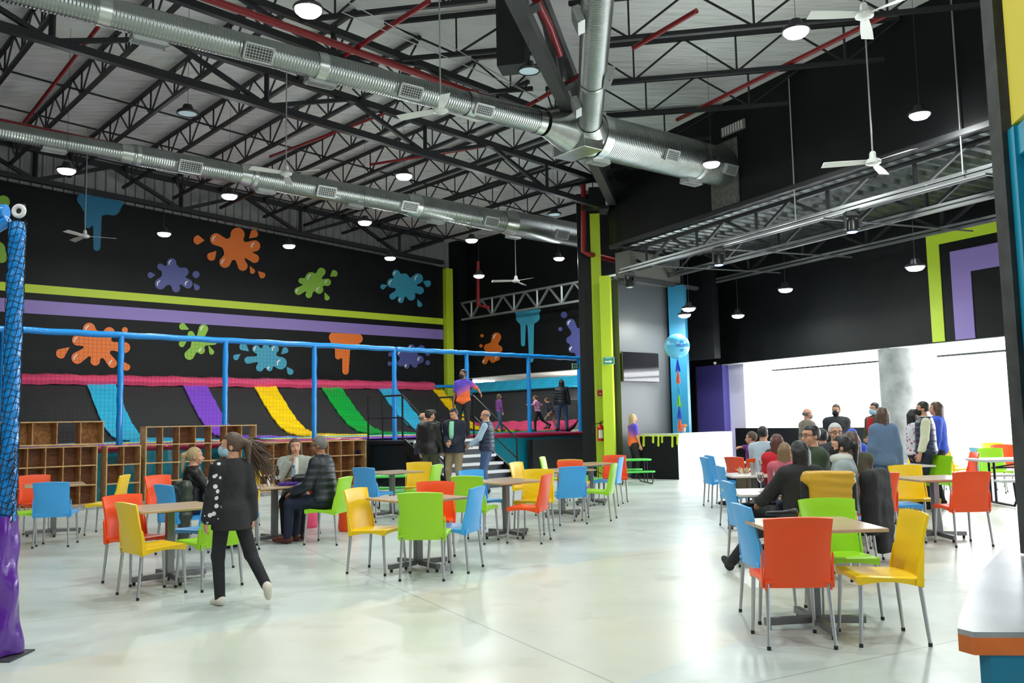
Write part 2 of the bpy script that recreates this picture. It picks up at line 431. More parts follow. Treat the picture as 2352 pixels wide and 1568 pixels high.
# far left wall, black with a sloping top
def slope_wall(name, ua, ub, va, vb, z0, zt, mt):
    m = MB(); vs = []
    for v in (va, vb):
        for (u, z) in ((ua, z0), (ub, z0), (ub, zt(ub)), (ua, zt(ua))): vs.append(UV(u, v, z))
    m.add(vs, [(0, 1, 2, 3), (7, 6, 5, 4), (0, 4, 5, 1), (1, 5, 6, 2), (2, 6, 7, 3), (3, 7, 4, 0)])
    return struct(m.build(name, mt))
ztop = lambda u: 8.25 - 0.052 * (u - 5.2)
wall_back = slope_wall('wall_back', -16, UB + 0.3, VW, VW + 0.3, 0, ztop, M_BLACK)
# ribbed sheet above the black paint
m = MB()
u = -16.0; prof = []
while u < 20.9:
    prof += [(u, 0), (u + 0.16, 0), (u + 0.19, 0.05), (u + 0.25, 0.05)]; u += 0.28
vs = []; fs = []
for (uu, dv) in prof:
    vs += [UV(uu, VW + 0.28 - dv, 6.9), UV(uu, VW + 0.28 - dv, 9.9)]
for i in range(len(prof) - 1): fs.append((2 * i, 2 * i + 2, 2 * i + 3, 2 * i + 1))
m.add(vs, fs); struct(m.build('wall_back_upper', M_CORR, fixn=False))
# side wall at the far end (square to the far left wall)
ZSB = (on_u(1100, 864, UB)[1] + on_u(1320, 850, UB)[1]) / 2
wall_side = wall_uv('wall_side', UB, UB + 0.3, 14.5, VW + 0.3, ZSB, 9.6, M_BLACK)
wall_uv('ceiling_side', UB + .02, UB + 2.0, 17.5, VW + 0.3, ZSB - .03, ZSB + .1, mat('cream_soffit', (.7, .66, .6), .6))
wall_uv('wall_side_lower', UB + 1.9, UB + 2.1, 17.5, VW + 0.3, 0, ZSB, mat('cream_block_wall', (0.55, 0.53, 0.50), 0.6, noise=0.08, scale=6))
ul1 = on_v(1045, 800, 25.75)[0]
wall_uv('wall_side_upper', ul1 + .12, UB + .2, VW - 0.35, VW + .2, 0, 9.4, M_BLACK)
# tall lime pilaster at the end of the far left wall
ul0 = on_v(1027, 800, 25.75)[0]; ul1 = on_v(1045, 800, 25.75)[0]
wall_uv('trim_1', ul0 + .03, ul1 - .02, 25.8, 26, 0, on_v(1035, 616, 25.75)[1], M_LIME)
# roof membrane
vs = []; fs = []
pts = [UV(-16, VW + 0.4), UV(UB + 0.4, VW + 0.4), UV(UB + 0.4, 15.0), WB(13.75, 19.6), WB(13.75, -16), Vector((-20, -14, 0))]
m = MB(); vb = [p + Z * roofz(p) for p in pts]; vt = [p + Z * (roofz(p) + 0.1) for p in pts]; n = len(pts)
m.add(vb + vt, [tuple(range(n)), tuple(range(n, 2 * n))[::-1]] + [(i, (i + 1) % n, n + (i + 1) % n, n + i) for i in range(n)])
struct(m.build('ceiling', M_ROOF))
# upper black wall over the food area (B line through the lime column)
C1 = 13.6
m = MB(); vs = []
for c in (C1, C1 + 0.25):
    for (ww, z) in ((19.4, 6.2), (-14, 6.2), (-14, 9.9), (19.4, 9.4)): vs.append(WB(c, ww, z))
m.add(vs, [(0, 1, 2, 3), (7, 6, 5, 4), (0, 4, 5, 1), (1, 5, 6, 2), (2, 6, 7, 3), (3, 7, 4, 0)])
wall_upper = struct(m.build('wall_upper', M_BLACK))
m = MB(); m.bar(WB(C1 - 0.05, 19.3, 6.22), WB(C1 - 0.05, -10, 6.22), 0.08, 0.10); struct(m.build('trim_2', M_STEEL))
# right wall with the openings (B line at 18.5)
C2 = 18.5; ZS = 3.17; ZSILL = 1.2
def cw(px, py=880, c=C2): return on_c(px, py, c)[0]
w_l, w_p1, w_win0, w_win1, w_op0, w_op1 = 22.2, cw(1660), cw(1700), cw(1998), cw(2075), 3.0
wall_right = wall_b('wall_right', C2, C2 + 0.3, -4, w_l, ZS, 6.3, M_BLACK)
wall_b('ceiling_soffit', C2 + 0.02, C2 + 1.6, -4, w_l, ZS - 0.02, ZS + 0.12, M_WHITEP)
wall_b('wall_right_purple', C2, C2 + 0.25, w_p1, cw(1597), 0, ZS, mat('deep_violet_paint', srgb(82, 74, 150), 0.45))
wall_b('wall_right_jamb', C2 + 0.3, C2 + 1.4, w_win0 + 0.15, w_p1 + 0.1, 0, ZS, mat('pale_lilac_paint', srgb(225, 218, 240), 0.5))
wall_b('wall_right_sill', C2, C2 + 0.2, w_win1 - 0.1, w_win0 + 0.3, 0, ZSILL, M_GREYB)
wall_b('wall_right_corner', C2 - 0.05, C2 + 0.3, cw(1600), w_l + 0.4, 0, ZS, M_BLACK)
# window glazing and its frame
win = MB(); win.box(WB(C2 + 1.35, (w_win0 + w_win1) / 2, (ZS + ZSILL) / 2), (0.01, w_win0 - w_win1, ZS - ZSILL - 0.1), axes=(nB, dB, Z))
wo = struct(win.build('window_1', M_GLASS))
fr = MB()
fr.bar(WB(C2 + 1.35, w_win1, ZS - 0.22), WB(C2 + 1.35, w_win0, ZS - 0.22), 0.05); fr.build('window_frame', M_STEELG, wo)
fr = MB()
fr.bar(WB(C2 + 1.35, w_op1, ZS - 0.22), WB(C2 + 1.35, w_op0, ZS - 0.22), 0.05); struct(fr.build('trim_3', M_STEELG))
# round concrete column between the openings
m = MB(); cc = WB(C2 + 0.42, (w_win1 + w_op0) / 2, 0); m.lathe([(0.42, 0), (0.42, ZS + 0.05)], 40, cc)
M_CONC = mat('raw_concrete', (0.24, 0.25, 0.25), 0.7, noise=0.35, scale=2.5)
tag(m.build('concrete_column', M_CONC, smooth=True), 'round raw concrete column between the two bright openings', 'column')
# painted frame bands on the right wall
cbA = C2 - 0.012
def band(w0, w1, z0, z1, mt): 
    q = MB(); q.box(WB(cbA, (w0 + w1) / 2, (z0 + z1) / 2), (0.02, abs(w1 - w0), z1 - z0), axes=(nB, dB, Z)); return q.build('paint_band', mt, wall_right)
band(12.95, 13.27, ZS + 0.02, 5.78, M_LIME); band(4, 12.95, 5.48, 5.78, M_LIME)
band(12.2, 12.68, ZS + 0.02, 5.25, M_PURPLE); band(4, 12.2, 4.72, 5.25, M_PURPLE)
# TV wall, beam above it, lime column, blue column
vTV = 15.05
wall_uv('wall_tv', 17.55, 20.3, vTV, vTV + 0.25, 0, 5.3, mat('grey_wall_paint', (0.055, 0.06, 0.065), 0.45))
m = MB(); m.box(UV(18.85, vTV - 0.02, 5.62), (2.2, 0.5, 0.8), axes=(dA, dC, Z)); struct(m.build('trim_4', mat('cream_beam', (0.12, 0.115, 0.10), 0.6)))
m = MB(); m.bar(UV(17.6, vTV - 0.28, 5.25), UV(20.7, vTV - 0.28, 5.25), 0.12, 0.1); struct(m.build('trim_5', M_STEELG))
pc = Vector((2.80, 23.5, 0))
t = thing('corner_column', 'tall black and lime painted column beside the trampoline deck', 'column', (0, 0, 0))
m = MB(); m.box(aty(1350, 800, 23.9).xy.to_3d() + Z * 3.9, (0.42, 0.4, 7.8), rz=R(-4)); m.build('black_face', M_GREYB, t)
m = MB(); m.box(aty(1374, 800, 23.75).xy.to_3d() + Z * 3.6, (0.27, 0.4, 7.2), rz=R(-4)); m.build('lime_face', M_LIME, t)
m = MB(); m.box(aty(1398, 900, 22.85).xy.to_3d() + Z * 2.65, (0.27, 0.5, 5.3), rz=R(-12)); m.build('lime_return', M_LIME, t)
m = MB(); m.box(aty(1365, 480, 23.6).xy.to_3d() + Z * 7.3, (0.75, 0.7, 0.08)); m.box(aty(1370, 460, 23.6).xy.to_3d() + Z * 7.6, (0.45, 0.45, 0.6)); m.build('capital', M_STEEL, t)
bc = aty(1562, 850, 24.3)
m = MB(); m.box(Vector((bc.x, bc.y, 2.62)), (0.45, 0.45, 5.24), rz=R(-20)); tag(m.build('blue_column', M_BLUEP), 'teal blue square column behind the reception counter', 'column')
m = MB(); m.bar(Vector((bc.x + 0.15, bc.y + 0.2, 1.6)), WB(C2 + 0.1, w_l + 0.3, 1.6), 0.15, 3.3); struct(m.build('wall_corner', M_BLACK))
m = MB(); m.bar(Vector((bc.x + 0.15, bc.y + 0.2, 4.7)), WB(C2 + 0.1, w_l + 0.3, 4.7), 0.15, 3.1); struct(m.build('wall_corner_upper', M_BLACK))
# low roof deck over the food area
m = MB(); vs = []; fs = []; ww = -6.0; prof = []
while ww < 22.4:
    prof += [(ww, 0), (ww + 0.10, 0), (ww + 0.14, 0.10), (ww + 0.26, 0.10)]; ww += 0.31
for (wv, dz) in prof: vs += [WB(C1 + 0.1 + max(0, wv - 19.3) * 1.45, wv, 6.28 + dz), WB(C2 + 0.3, wv, 6.28 + dz)]
for i in range(len(prof) - 1): fs.append((2 * i, 2 * i + 2, 2 * i + 3, 2 * i + 1))
m.add(vs, fs); struct(m.build('ceiling_deck', M_DECK, fixn=False))
m = MB(); m.box(WB((C1 + C2) / 2 + .1, 4, 6.45), (C2 - C1 - .6, 31, 0.08), axes=(nB, dB, Z)); struct(m.build('ceiling_deck_cover', M_GREYB))
# unseen sides of the hall (behind and beside the camera)
m = MB(); m.box((-18, 3, 5), (0.3, 34, 10.5)); struct(m.build('wall_left', M_GREYB))
m = MB(); m.box((-2, -12, 5), (40, 0.3, 10.5)); struct(m.build('wall_front', M_GREYB))
wall_uv('wall_far_left', -16.3, -16, -4, VW + 0.3, 0, 10, M_GREYB)
m = MB(); m.box(WB(C2 + 0.1, -9, 3.2), (0.3, 12, 6.6), axes=(nB, dB, Z)); struct(m.build('wall_near_right', M_GREYB))

# paint stripes on the far left wall
def stripe(wall, u0_, u1_, z0, z1, mt):
    q = MB(); q.box(UV((u0_ + u1_) / 2, VW - 0.012, (z0 + z1) / 2), (u1_ - u0_, 0.02, z1 - z0), axes=(dA, dC, Z)); q.build('paint_stripe', mt, wall)
zg1 = (on_v(54, 651, VW)[1] + on_v(1020, 732, VW)[1]) / 2; zg0 = (on_v(54, 670.5, VW)[1] + on_v(1020, 746, VW)[1]) / 2
zp1 = (on_v(54, 687, VW)[1] + on_v(1020, 758, VW)[1]) / 2; zp0 = (on_v(54, 717, VW)[1] + on_v(1020, 781, VW)[1]) / 2
stripe(wall_back, -14, ul0, zg0, zg1, M_LIME); stripe(wall_back, -14, ul0, zp0, zp1, M_PURPLE)

# painted splats: union of soft blobs, contoured into a thin flat paint layer
def paint(blobs, plane, mt, wall, k=10, name='paint_splat', step=2.0, hl=(), clip=None):
    """blobs in photo pixels: (x,y,r[,x2,y2,r2]) ; plane(px,py)->3D point on the wall"""
    xs = [b[0] for b in blobs] + [b[3] for b in blobs if len(b) > 3]; ys = [b[1] for b in blobs] + [b[4] for b in blobs if len(b) > 3]
    rm = max(b[2] for b in blobs) + 6
    x0, x1, y0, y1 = min(xs) - rm, max(xs) + rm, min(ys) - rm, max(ys) + rm
    nx, ny = int((x1 - x0) / step) + 2, int((y1 - y0) / step) + 2
    X = x0 + np.arange(nx) * step; Y = y0 + np.arange(ny) * step
    G = np.stack(np.meshgrid(X, Y, indexing='ij'), -1).reshape(-1, 2)
    G3 = np.concatenate([G, np.zeros((len(G), 1))], 1)
    fs_ = []
    for b in blobs:
        if len(b) == 3: fs_.append(np.hypot(G[:, 0] - b[0], G[:, 1] - b[1]) - b[2])
        else: fs_.append(cone(G3, (b[0], b[1], 0), (b[3], b[4], 0), b[2], b[5]))
    d = usm(fs_, k)
    if clip is not None: d = np.maximum(d, clip(G))
    d = d.reshape(nx, ny)
    vs = []; fs = []; cache = {}
    def vid(key, x, y):
        if key not in cache: cache[key] = len(vs); vs.append(plane(x, y))
        return cache[key]
    for i in range(nx - 1):
        for j in range(ny - 1):
            cs = [(i, j), (i + 1, j), (i + 1, j + 1), (i, j + 1)]; dv = [d[c] for c in cs]
            if min(dv) >= 0: continue
            poly = []
            for a in range(4):
                c0, c1_ = cs[a], cs[(a + 1) % 4]; v0, v1 = dv[a], dv[(a + 1) % 4]
                if v0 < 0: poly.append(vid(c0, X[c0[0]], Y[c0[1]]))
                if (v0 < 0) != (v1 < 0):
                    t_ = v0 / (v0 - v1); lo = min(c0, c1_); key = (lo, c0[0] == c1_[0])
                    poly.append(vid(key, X[c0[0]] + (X[c1_[0]] - X[c0[0]]) * t_, Y[c0[1]] + (Y[c1_[1]] - Y[c0[1]]) * t_))
            if len(poly) >= 3: fs.append(tuple(poly))
    me = bpy.data.meshes.new(name); me.from_pydata([tuple(p) for p in vs], [], fs); me.materials.append(mt)
    o = bpy.data.objects.new(name, me); COL.objects.link(o); o.parent = wall
    return o
def plA(off): 
    def f(x, y):
        u_, z_ = on_v(x, y, VW); return UV(u_, VW - off, z_)
    return f
def plS(off):
    def f(x, y):
        v_, z_ = on_u(x, y, UB); return UV(UB - off, v_, z_)
    return f
def splat(src, center, lobes, drops, mt, wall, plane, off):
    cv = (lambda a, b: (a / 2.936, 420 + b / 2.936)) if src == 4 else (lambda a, b: (780 + a / 2.936, 420 + b / 2.936))
    s = 1 / 2.936
    cx, cy = cv(center[0], center[1]); bl = [(cx, cy, center[2] * s * 0.8)]
    for (a, b, r) in lobes:
        x, y = cv(a, b); bl.append((cx, cy, r * s * 0.55, x, y, r * s))
    paint(bl, plane(off), mt, wall, k=6)
    for dr in drops:
        x, y = cv(dr[0], dr[1])
        b = (x, y, dr[2] * s) if len(dr) == 3 else (x, y, dr[2] * s, *cv(dr[3], dr[4]), 1.0)
        paint([b], plane(off), mt, wall, k=2)
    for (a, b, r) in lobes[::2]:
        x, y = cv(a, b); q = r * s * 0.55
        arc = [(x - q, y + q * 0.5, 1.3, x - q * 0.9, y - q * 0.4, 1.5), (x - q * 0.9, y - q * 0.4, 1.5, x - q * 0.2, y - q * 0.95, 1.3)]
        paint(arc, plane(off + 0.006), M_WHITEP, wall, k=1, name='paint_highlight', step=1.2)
SPL = [
 (4, (1580, 440, 95), [(1455, 380, 40), (1600, 350, 48), (1715, 425, 38), (1715, 510, 30), (1515, 535, 38), (1635, 560, 33)], [(1335, 385, 32, 1374, 388), (1425, 495, 30, 1455, 462), (1710, 345, 28, 1680, 372), (1700, 595, 18, 1685, 563), (1765, 622, 22, 1740, 598)], M_ORANGEP),
 (4, (1160, 620, 88), [(1155, 540, 32), (1080, 565, 22), (1080, 680, 38), (1185, 710, 28), (1265, 680, 32), (1240, 600, 30)], [(1015, 622, 22, 1045, 622), (1320, 618, 24), (1325, 705, 20, 1305, 678)], M_NAVYP),
 (4, (2115, 675, 60), [(2095, 640, 38), (2165, 600, 28), (2205, 670, 25), (2030, 660, 20), (2010, 730, 26), (2080, 755, 22), (2150, 720, 28)], [(2250, 612, 24, 2226, 628), (2203, 775, 18, 2188, 742)], M_GREENP),
 (4, (660, 1090, 115), [(600, 985, 42), (735, 1010, 38), (520, 1060, 36), (840, 1110, 36), (520, 1180, 40), (640, 1200, 32), (755, 1215, 32)], [(410, 1150, 34, 464, 1110), (840, 992, 20), (850, 1240, 26, 832, 1208)], M_ORANGEP),
 (4, (1330, 1090, 55), [(1370, 985, 32), (1285, 1020, 22), (1440, 1070, 22), (1275, 1160, 33), (1355, 1130, 24)], [(1230, 968, 24, 1270, 987), (1225, 1085, 22, 1257, 1063), (1425, 1140, 18, 1406, 1100)], M_GREENP),
 (4, (1800, 1180, 78), [(1725, 1120, 26), (1790, 1108, 22), (1850, 1120, 28), (1670, 1195, 24), (1890, 1215, 42), (1750, 1245, 26), (1815, 1250, 20)], [(1640, 1105, 28, 1674, 1134), (1590, 1175, 20, 1617, 1156), (1920, 1130, 22, 1896, 1152), (1955, 1272, 22, 1933, 1243)], M_CYANP),
 (5, (440, 700, 74), [(378, 612, 26), (435, 640, 30), (525, 645, 35), (540, 725, 26), (350, 675, 32), (355, 765, 22), (410, 790, 20), (480, 765, 28)], [(290, 700, 18, 316, 690), (590, 678, 24, 563, 664), (538, 820, 17, 524, 788)], M_CYANP),
 (5, (455, 1165, 64), [(480, 1112, 24), (550, 1115, 22), (540, 1190, 26), (408, 1215, 22), (450, 1235, 18), (505, 1225, 20), (405, 1150, 20)], [(340, 1155, 16), (592, 1152, 16), (335, 1218, 15), (592, 1212, 17)], M_NAVYP),
]
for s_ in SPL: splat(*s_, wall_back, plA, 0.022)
SPS = [
 (5, (1030, 1120, 48), [(1060, 1040, 32), (1075, 1120, 25), (1065, 1180, 18), (1035, 1195, 18), (980, 1205, 18), (1000, 1110, 25)], [(962, 1030, 12), (955, 1098, 12)], M_ORANGEP),
 (5, (1610, 1040, 64), [(1560, 945, 30), (1555, 1060, 25), (1570, 1120, 25), (1612, 1150, 22), (1650, 980, 30)], [(1515, 890, 22), (1490, 985, 14)], M_NAVYP),
]
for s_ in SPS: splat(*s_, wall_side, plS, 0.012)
c4 = lambda a, b: (a / 2.936, 420 + b / 2.936)
c5 = lambda a, b: (780 + a / 2.936, 420 + b / 2.936)
def drip(cv, items, mt, wall, pl, clip=None):
    s = 1 / 2.936; bl = []
    for it in items:
        x, y = cv(it[0], it[1])
        bl.append((x, y, it[2] * s) if len(it) == 3 else (x, y, it[2] * s, *cv(it[3], it[4]), it[5] * s))
    paint(bl, pl, mt, wall, k=6, clip=clip, name='paint_drip')
drip(c4, [(560, 110, 42, 790, 130, 42), (590, 150, 45, 760, 170, 50), (595, 170, 28, 592, 280, 26), (655, 200, 30, 652, 435, 24), (690, 170, 45)], M_BLUEP, wall_back, plA(0.02), clip=lambda G: (444 + (G[:, 0] - 177) * 0.185) - G[:, 1])
drip(c5, [(-40, 1040, 34, 120, 1050, 34), (-30, 1080, 30, 90, 1080, 30), (-12, 1090, 22, -12, 1170, 20), (42, 1100, 28, 38, 1270, 22)], M_ORANGEP, wall_back, plA(0.02), clip=lambda G: (764 + (G[:, 0] - 760) * 0.05) - G[:, 1])
drip(c5, [(1210, 860, 30, 1330, 850, 30), (1230, 910, 38, 1315, 905, 38), (1240, 950, 18, 1240, 1088, 14), (1292, 950, 22, 1295, 1195, 15)], M_CYANP, wall_side, plS(0.02), clip=lambda G: (717 - (G[:, 0] - 1180) * 0.12) - G[:, 1])
drip(c4, [(20, 130, 45), (-60, 110, 40)], M_GREENP, wall_back, plA(0.02)); drip(c4, [(-20, 450, 55), (10, 500, 40)], M_GREENP, wall_back, plA(0.02))

# ================================================================== ROOF STEEL
def truss(name, label, a, b, zt, zb, panel=0.7, ch=0.09, web=0.035, group=None, mt=M_STEEL, vert=True, zig=True, cat='roof truss', trim=0.0):
    """a,b plan points; zt,zb functions of the plan point (or numbers)"""
    a = Vector((a.x, a.y, 0)); b = Vector((b.x, b.y, 0)); L = (b - a).length; d = (b - a) / L
    T = zt if callable(zt) else (lambda p: zt); Bf = zb if callable(zb) else (lambda p: zb)
    t = thing(name, label, cat, a, 0, group)
    mm = MB(); mm.bar(Z * T(a), (b - a) + Z * T(b), ch, ch); mm.build('top_chord', mt, t)
    mm = MB(); aa = a + d * trim; bb = b - d * trim; mm.bar(aa - a + Z * Bf(aa), bb - a + Z * Bf(bb), ch, ch); mm.build('bottom_chord', mt, t)
    mm = MB(); nP = max(2, int(L / panel)); st = L / nP
    for i in range(nP):
        p = a + d * (i * st); q = a + d * ((i + 1) * st)
        if i % 2 == 0: mm.bar(p - a + Z * T(p), q - a + Z * Bf(q), web)
        else: mm.bar(p - a + Z * Bf(p), q - a + Z * T(q), web)
        if vert and i % 2 == 1: mm.bar(p - a + Z * T(p), p - a + Z * Bf(p), web)
    mm.build('web', mt, t)
    return t
rz_ = lambda off: (lambda p: roofz(p) - off)
# primary trusses along the wall direction
truss('roof_girder', 'black steel girder truss running from upper left to the lime column', UV(-2, 15.35), UV(17.2, 15.35), rz_(0.72), rz_(1.42), 1.9, 0.14, 0.08)
truss('roof_girder', 'black girder truss carrying the near joists above the silver duct', UV(-2, 13.1), UV(13.6, 13.1), rz_(0.65), rz_(1.1), 1.9, 0.12, 0.07)
truss('roof_girder', 'dark girder truss in front of the ribbed sheet on the far left wall', UV(0, VW - 0.35), UV(19.9, VW - 0.35), rz_(0.12), lambda p: ztop(p.dot(dA)) + 0.08, 1.9, 0.14, 0.10)
# far bay joists, square to the far wall
k = 0; uu = 1.0
while uu < 19.6:
    truss('roof_joist', 'dark open web joist of the far bay, %s counted from the left' % ORD[k], UV(uu, 13.15), UV(uu, VW - 0.4), rz_(0.08), rz_(0.68), 0.66, 0.075, 0.03, trim=0.0)
    uu += 1.45; k += 1
# bridging rods of the far bay
for i, vv in enumerate((17.2, 19.4, 21.6, 23.8)):
    mm = MB(); mm.bar(UV(0, vv, roofz(UV(0, vv)) - 0.55), UV(19.9, vv, roofz(UV(19.9, vv)) - 0.55), 0.035)
    tag(mm.build('bridging_rod', M_STEEL), 'thin black bridging rod under the far joists, %s from the camera side' % ORD[i], 'rod')
# diagonal girder from the lime column over the middle of the hall
gP = Vector((2.85, 23.4, 0))
truss('diagonal_girder', 'heavy grey diagonal girder running up from the lime column', gP - dG * 0.2, gP - dG * 17.5, rz_(0.55), lambda p: 7.45 + max(0, (gP - p).length - 0.0) * 0.012, 1.5, 0.22, 0.12, mt=M_STEELG)
mm = MB(); mm.bar(gP + dD * 0.35 + Z * 8.3, gP - dG * 17.5 + dD * 0.35 + Z * 8.3, 0.16, 0.2); tag(mm.build('steel_beam', M_STEELG), 'grey steel beam running beside the diagonal girder', 'beam')
# near joists, square to the diagonal girder
k = 0; g = 6.0
gx = gP.dot(Vector((dD.x, dD.y, 0)))
def hit(p, d, n_, c):  # p + t d on plane n.x = c
    return p + d * ((c - p.dot(n_)) / d.dot(n_))
while g < 22.2:
    base = dG * g + dD * gx
    left = hit(base, dD, dC, 13.15); right = hit(base, dD, nB, C1 - 0.02)
    if (left - base).length > 0.8 and left.dot(dD) > gx:
        L_ = left if (left - base).length < 16 else base + dD * 16
        truss('roof_joist', 'black open web joist left of the diagonal girder, %s from the bottom of the photo' % ORD[max(0, k)], base + dD * 0.4, L_, rz_(0.08), rz_(0.82), 0.95, 0.075, 0.032, trim=0.35)
    if (right - base).dot(dD) < -0.8:
        truss('roof_joist', 'black open web joist between diagonal girder and black gable wall, %s from the camera end' % ORD[max(0, k)], base - dD * 0.3, right, rz_(0.08), rz_(0.82), 0.95, 0.075, 0.032, trim=0.3)
    g += 1.75; k += 1
# black boxed stub hanging at the girder
p = aty(1180, 160, 14.6); mm = MB(); mm.box((p.x, p.y, p.z + 0.7), (0.5, 0.45, 1.4), rz=R(-12)); tag(mm.build('steel_post_box', M_STEEL), 'black boxed steel stub hanging beside the diagonal girder', 'steel post')
# food area trusses
for i, (c, lab) in enumerate(((14.0, 'dark truss under the black gable wall at the edge of the metal deck'), (15.6, 'middle dark truss under the metal deck of the food area'), (17.4, 'farthest dark truss under the metal deck near the painted wall'))):
    truss('deck_truss', lab, WB(c, 19.3 + .9 * i), WB(c, -5), 6.12, 5.55, 1.0, 0.09, 0.06, mt=M_STEEL, cat='roof truss')
for i, (c, lab) in enumerate(((13.62, 'grey lighting rail nearest the camera under the metal deck'), (15.3, 'middle grey lighting rail under the metal deck'), (17.2, 'farthest grey lighting rail under the metal deck'))):
    mm = MB(); mm.bar(WB(c, 19 + i, 5.46), WB(c, -4, 5.46), 0.09, 0.05); mm.bar(WB(c, 19 + i, 5.55), WB(c, -4, 5.55), 0.05, 0.05); tag(mm.build('lighting_rail', M_CHROME if 0 else mat('grey_strut', (0.22, 0.23, 0.23), 0.35, metal=0.7)), lab, 'rail')
for i, wv in enumerate((17.6, 15.2, 12.0, 8.6)):
    mm = MB(); mm.bar(WB(13.62, wv, 5.42), WB(17.6, wv - 0.5, 5.42), 0.03); tag(mm.build('conduit', MATS['grey_strut']), 'thin grey conduit crossing the lighting rails, %s from the far end' % ORD[i], 'conduit')
# pale truss by the side wall
truss('side_truss', 'pale grey truss in front of the black side wall above the trampoline deck', UV(20.4, 17.0), UV(20.4, 25.2), lambda p: on_u(1331, 647, 20.4)[1] + 0, lambda p: on_u(1331, 647, 20.4)[1] - 0.62, 0.55, 0.07, 0.06, mt=mat('pale_truss_paint', (0.25, 0.27, 0.26), 0.4, metal=0.4))

# red sprinkler pipes
def pipe(pts, r, label, name='sprinkler_pipe'):
    mm = MB(); mm.tube(pts, r, 10); return tag(mm.build(name, M_RED, smooth=True), label, 'pipe')
pipe([UV(-2, 12.6, 8.35), UV(12.5, 12.6, 7.85)], 0.065, 'thick red sprinkler main above the big silver duct')
pipe([UV(1, 18.9, 7.62), UV(17.8, 18.9, 7.30)], 0.055, 'red sprinkler pipe running just above the rear silver duct')
for i, (px, py, qx, qy) in enumerate(((55, 282, 225, 62), (620, 360, 880, 262), (850, 378, 1120, 335))):
    a_ = atz(px, py, 8.2); b_ = atz(qx, qy, 8.2)
    pipe([a_, b_], 0.035, ['thin red branch pipe at the upper left among the joists', 'thin red branch pipe left of the white ceiling fan', 'thin red branch pipe above the lit lamp over the trampolines'][i])
for i, (px, py, qx, qy) in enumerate(((790, 128, 985, 3), (1200, 250, 1345, 165), (1455, 110, 1600, 25), (1555, 275, 2060, 22))):
    a_ = atz(px, py, 8.1); b_ = atz(qx, qy, 8.1)
    pipe([a_, b_], 0.045, ['red branch pipe between the big duct and the top lamp', 'short red branch pipe near the duct junction', 'red branch pipe crossing behind the vertical duct', 'red sprinkler pipe following the top of the black gable wall'][i])
pa = aty(1340, 420, 23.5); pb = aty(1340, 578, 23.5)
pipe([pa, pb - Z * 0.0, aty(1352, 583, 23.4), atz(1445, 606, pb.z - 0.05)], 0.075, 'red riser pipe turning past the lime column')
pipe([aty(1232, 0, 13.5), aty(1262, 60, 14.2), aty(1285, 125, 15.0)], 0.07, 'thick red pipe dropping beside the black boxed stub')
pipe([aty(1098, 600, 30.0), aty(1098, 700, 30.0), aty(1122, 706, 29.6)], 0.06, 'thin red riser in front of the black side wall')

# ================================================================== DUCTS
def cyl_ax(name, a, b, ra, rb, mt, parent, n=32):
    """own object with local Z along the duct so the spiral seams follow it"""
    a = Vector(a); b = Vector(b); d = b - a; L = d.length; mm = MB()
    mm.lathe([(ra, 0), (rb, L)], n); o = mm.build(name, mt, parent, smooth=True)
    o.location = a; o.rotation_euler = d.to_track_quat('Z', 'Y').to_euler(); return o
def vent(parent, p, nrm, along, wd, ht, name='air_grille'):
    p = Vector(p); nrm = Vector(nrm).normalized(); X = (Vector(along) - nrm * Vector(along).dot(nrm)).normalized(); Y = nrm.cross(X)
    fr = MB(); b = 0.025
    for sx, sy, w_, h_ in ((0, 1, wd, b), (0, -1, wd, b), (1, 0, b, ht), (-1, 0, b, ht)):
        fr.box(p + X * (sx * (wd - b) / 2) + Y * (sy * (ht - b) / 2), (w_, h_, 0.04), axes=(X, Y, nrm))
    fr.box(p - nrm * 0.05, (wd * 0.96, ht * 0.96, 0.08), axes=(X, Y, nrm))
    o = fr.build(name, mat('grille_frame', (0.5, 0.52, 0.51), 0.4, metal=0.5), parent)
    ba = MB(); ba.box(p + nrm * 0.001, (wd - 2 * b, ht - 2 * b, 0.01), axes=(X, Y, nrm)); ba.build('grille_core', mat('grille_dark', (0.04, 0.045, 0.045), 0.5), o)
    sl = MB()
    for i in range(9): sl.box(p + X * ((i - 4) * wd / 10) + nrm * 0.012, (0.008, ht - 2 * b, 0.012), axes=(X, Y, nrm))
    for i in range(5): sl.box(p + Y * ((i - 2) * ht / 6) + nrm * 0.012, (wd - 2 * b, 0.008, 0.012), axes=(X, Y, nrm))
    sl.build('grille_bars', MATS['grille_frame'], o); return o
ZD = 7.2
J = Vector((1.02, 16.46, ZD)); E1 = atz(205, 18, ZD); E1b = J + (E1 - J) * 1.35
dd = (E1 - J).normalized(); side = Vector((dd.y, -dd.x, 0)); side = side if side.y < 0 else -side
t = thing('silver_duct', 'long silver spiral duct running from the junction to the upper left', 'duct')
cuts = [(0.55, 2.1, .225), (2.2, 5.0, .215), (5.1, 8.2, .205), (8.3, 11.5, .195)]
for a_, b_, r_ in cuts: cyl_ax('duct_section', J + dd * a_, J + dd * b_, r_, r_, M_DUCT, t)
for q, r_ in ((0.5, .24), (2.1, .235), (5.0, .225), (8.2, .212)): cyl_ax('collar', J + dd * (q - 0.02), J + dd * (q + 0.14), r_, r_ - 0.008, M_SHEET, t)
dn = (side * 0.85 - Z * 0.55).normalized()
for (px, py, ww, hh) in ((582, 115, .46, .26), (925, 205, .44, .24), (1100, 243, .40, .22)):
    p = atz(px, py, ZD); s_ = (p - J).dot(dd); vent(t, J + dd * s_ + dn * 0.24, dn, dd, ww, hh)
for (px, py) in ((350, 90), (745, 188)):
    p = atz(px, py, ZD - .25); s_ = (p - J).dot(dd); vent(t, J + dd * s_ - Z * 0.24 + side * -0.12, Vector((0, 0, -1)), dd, 0.5, 0.2)
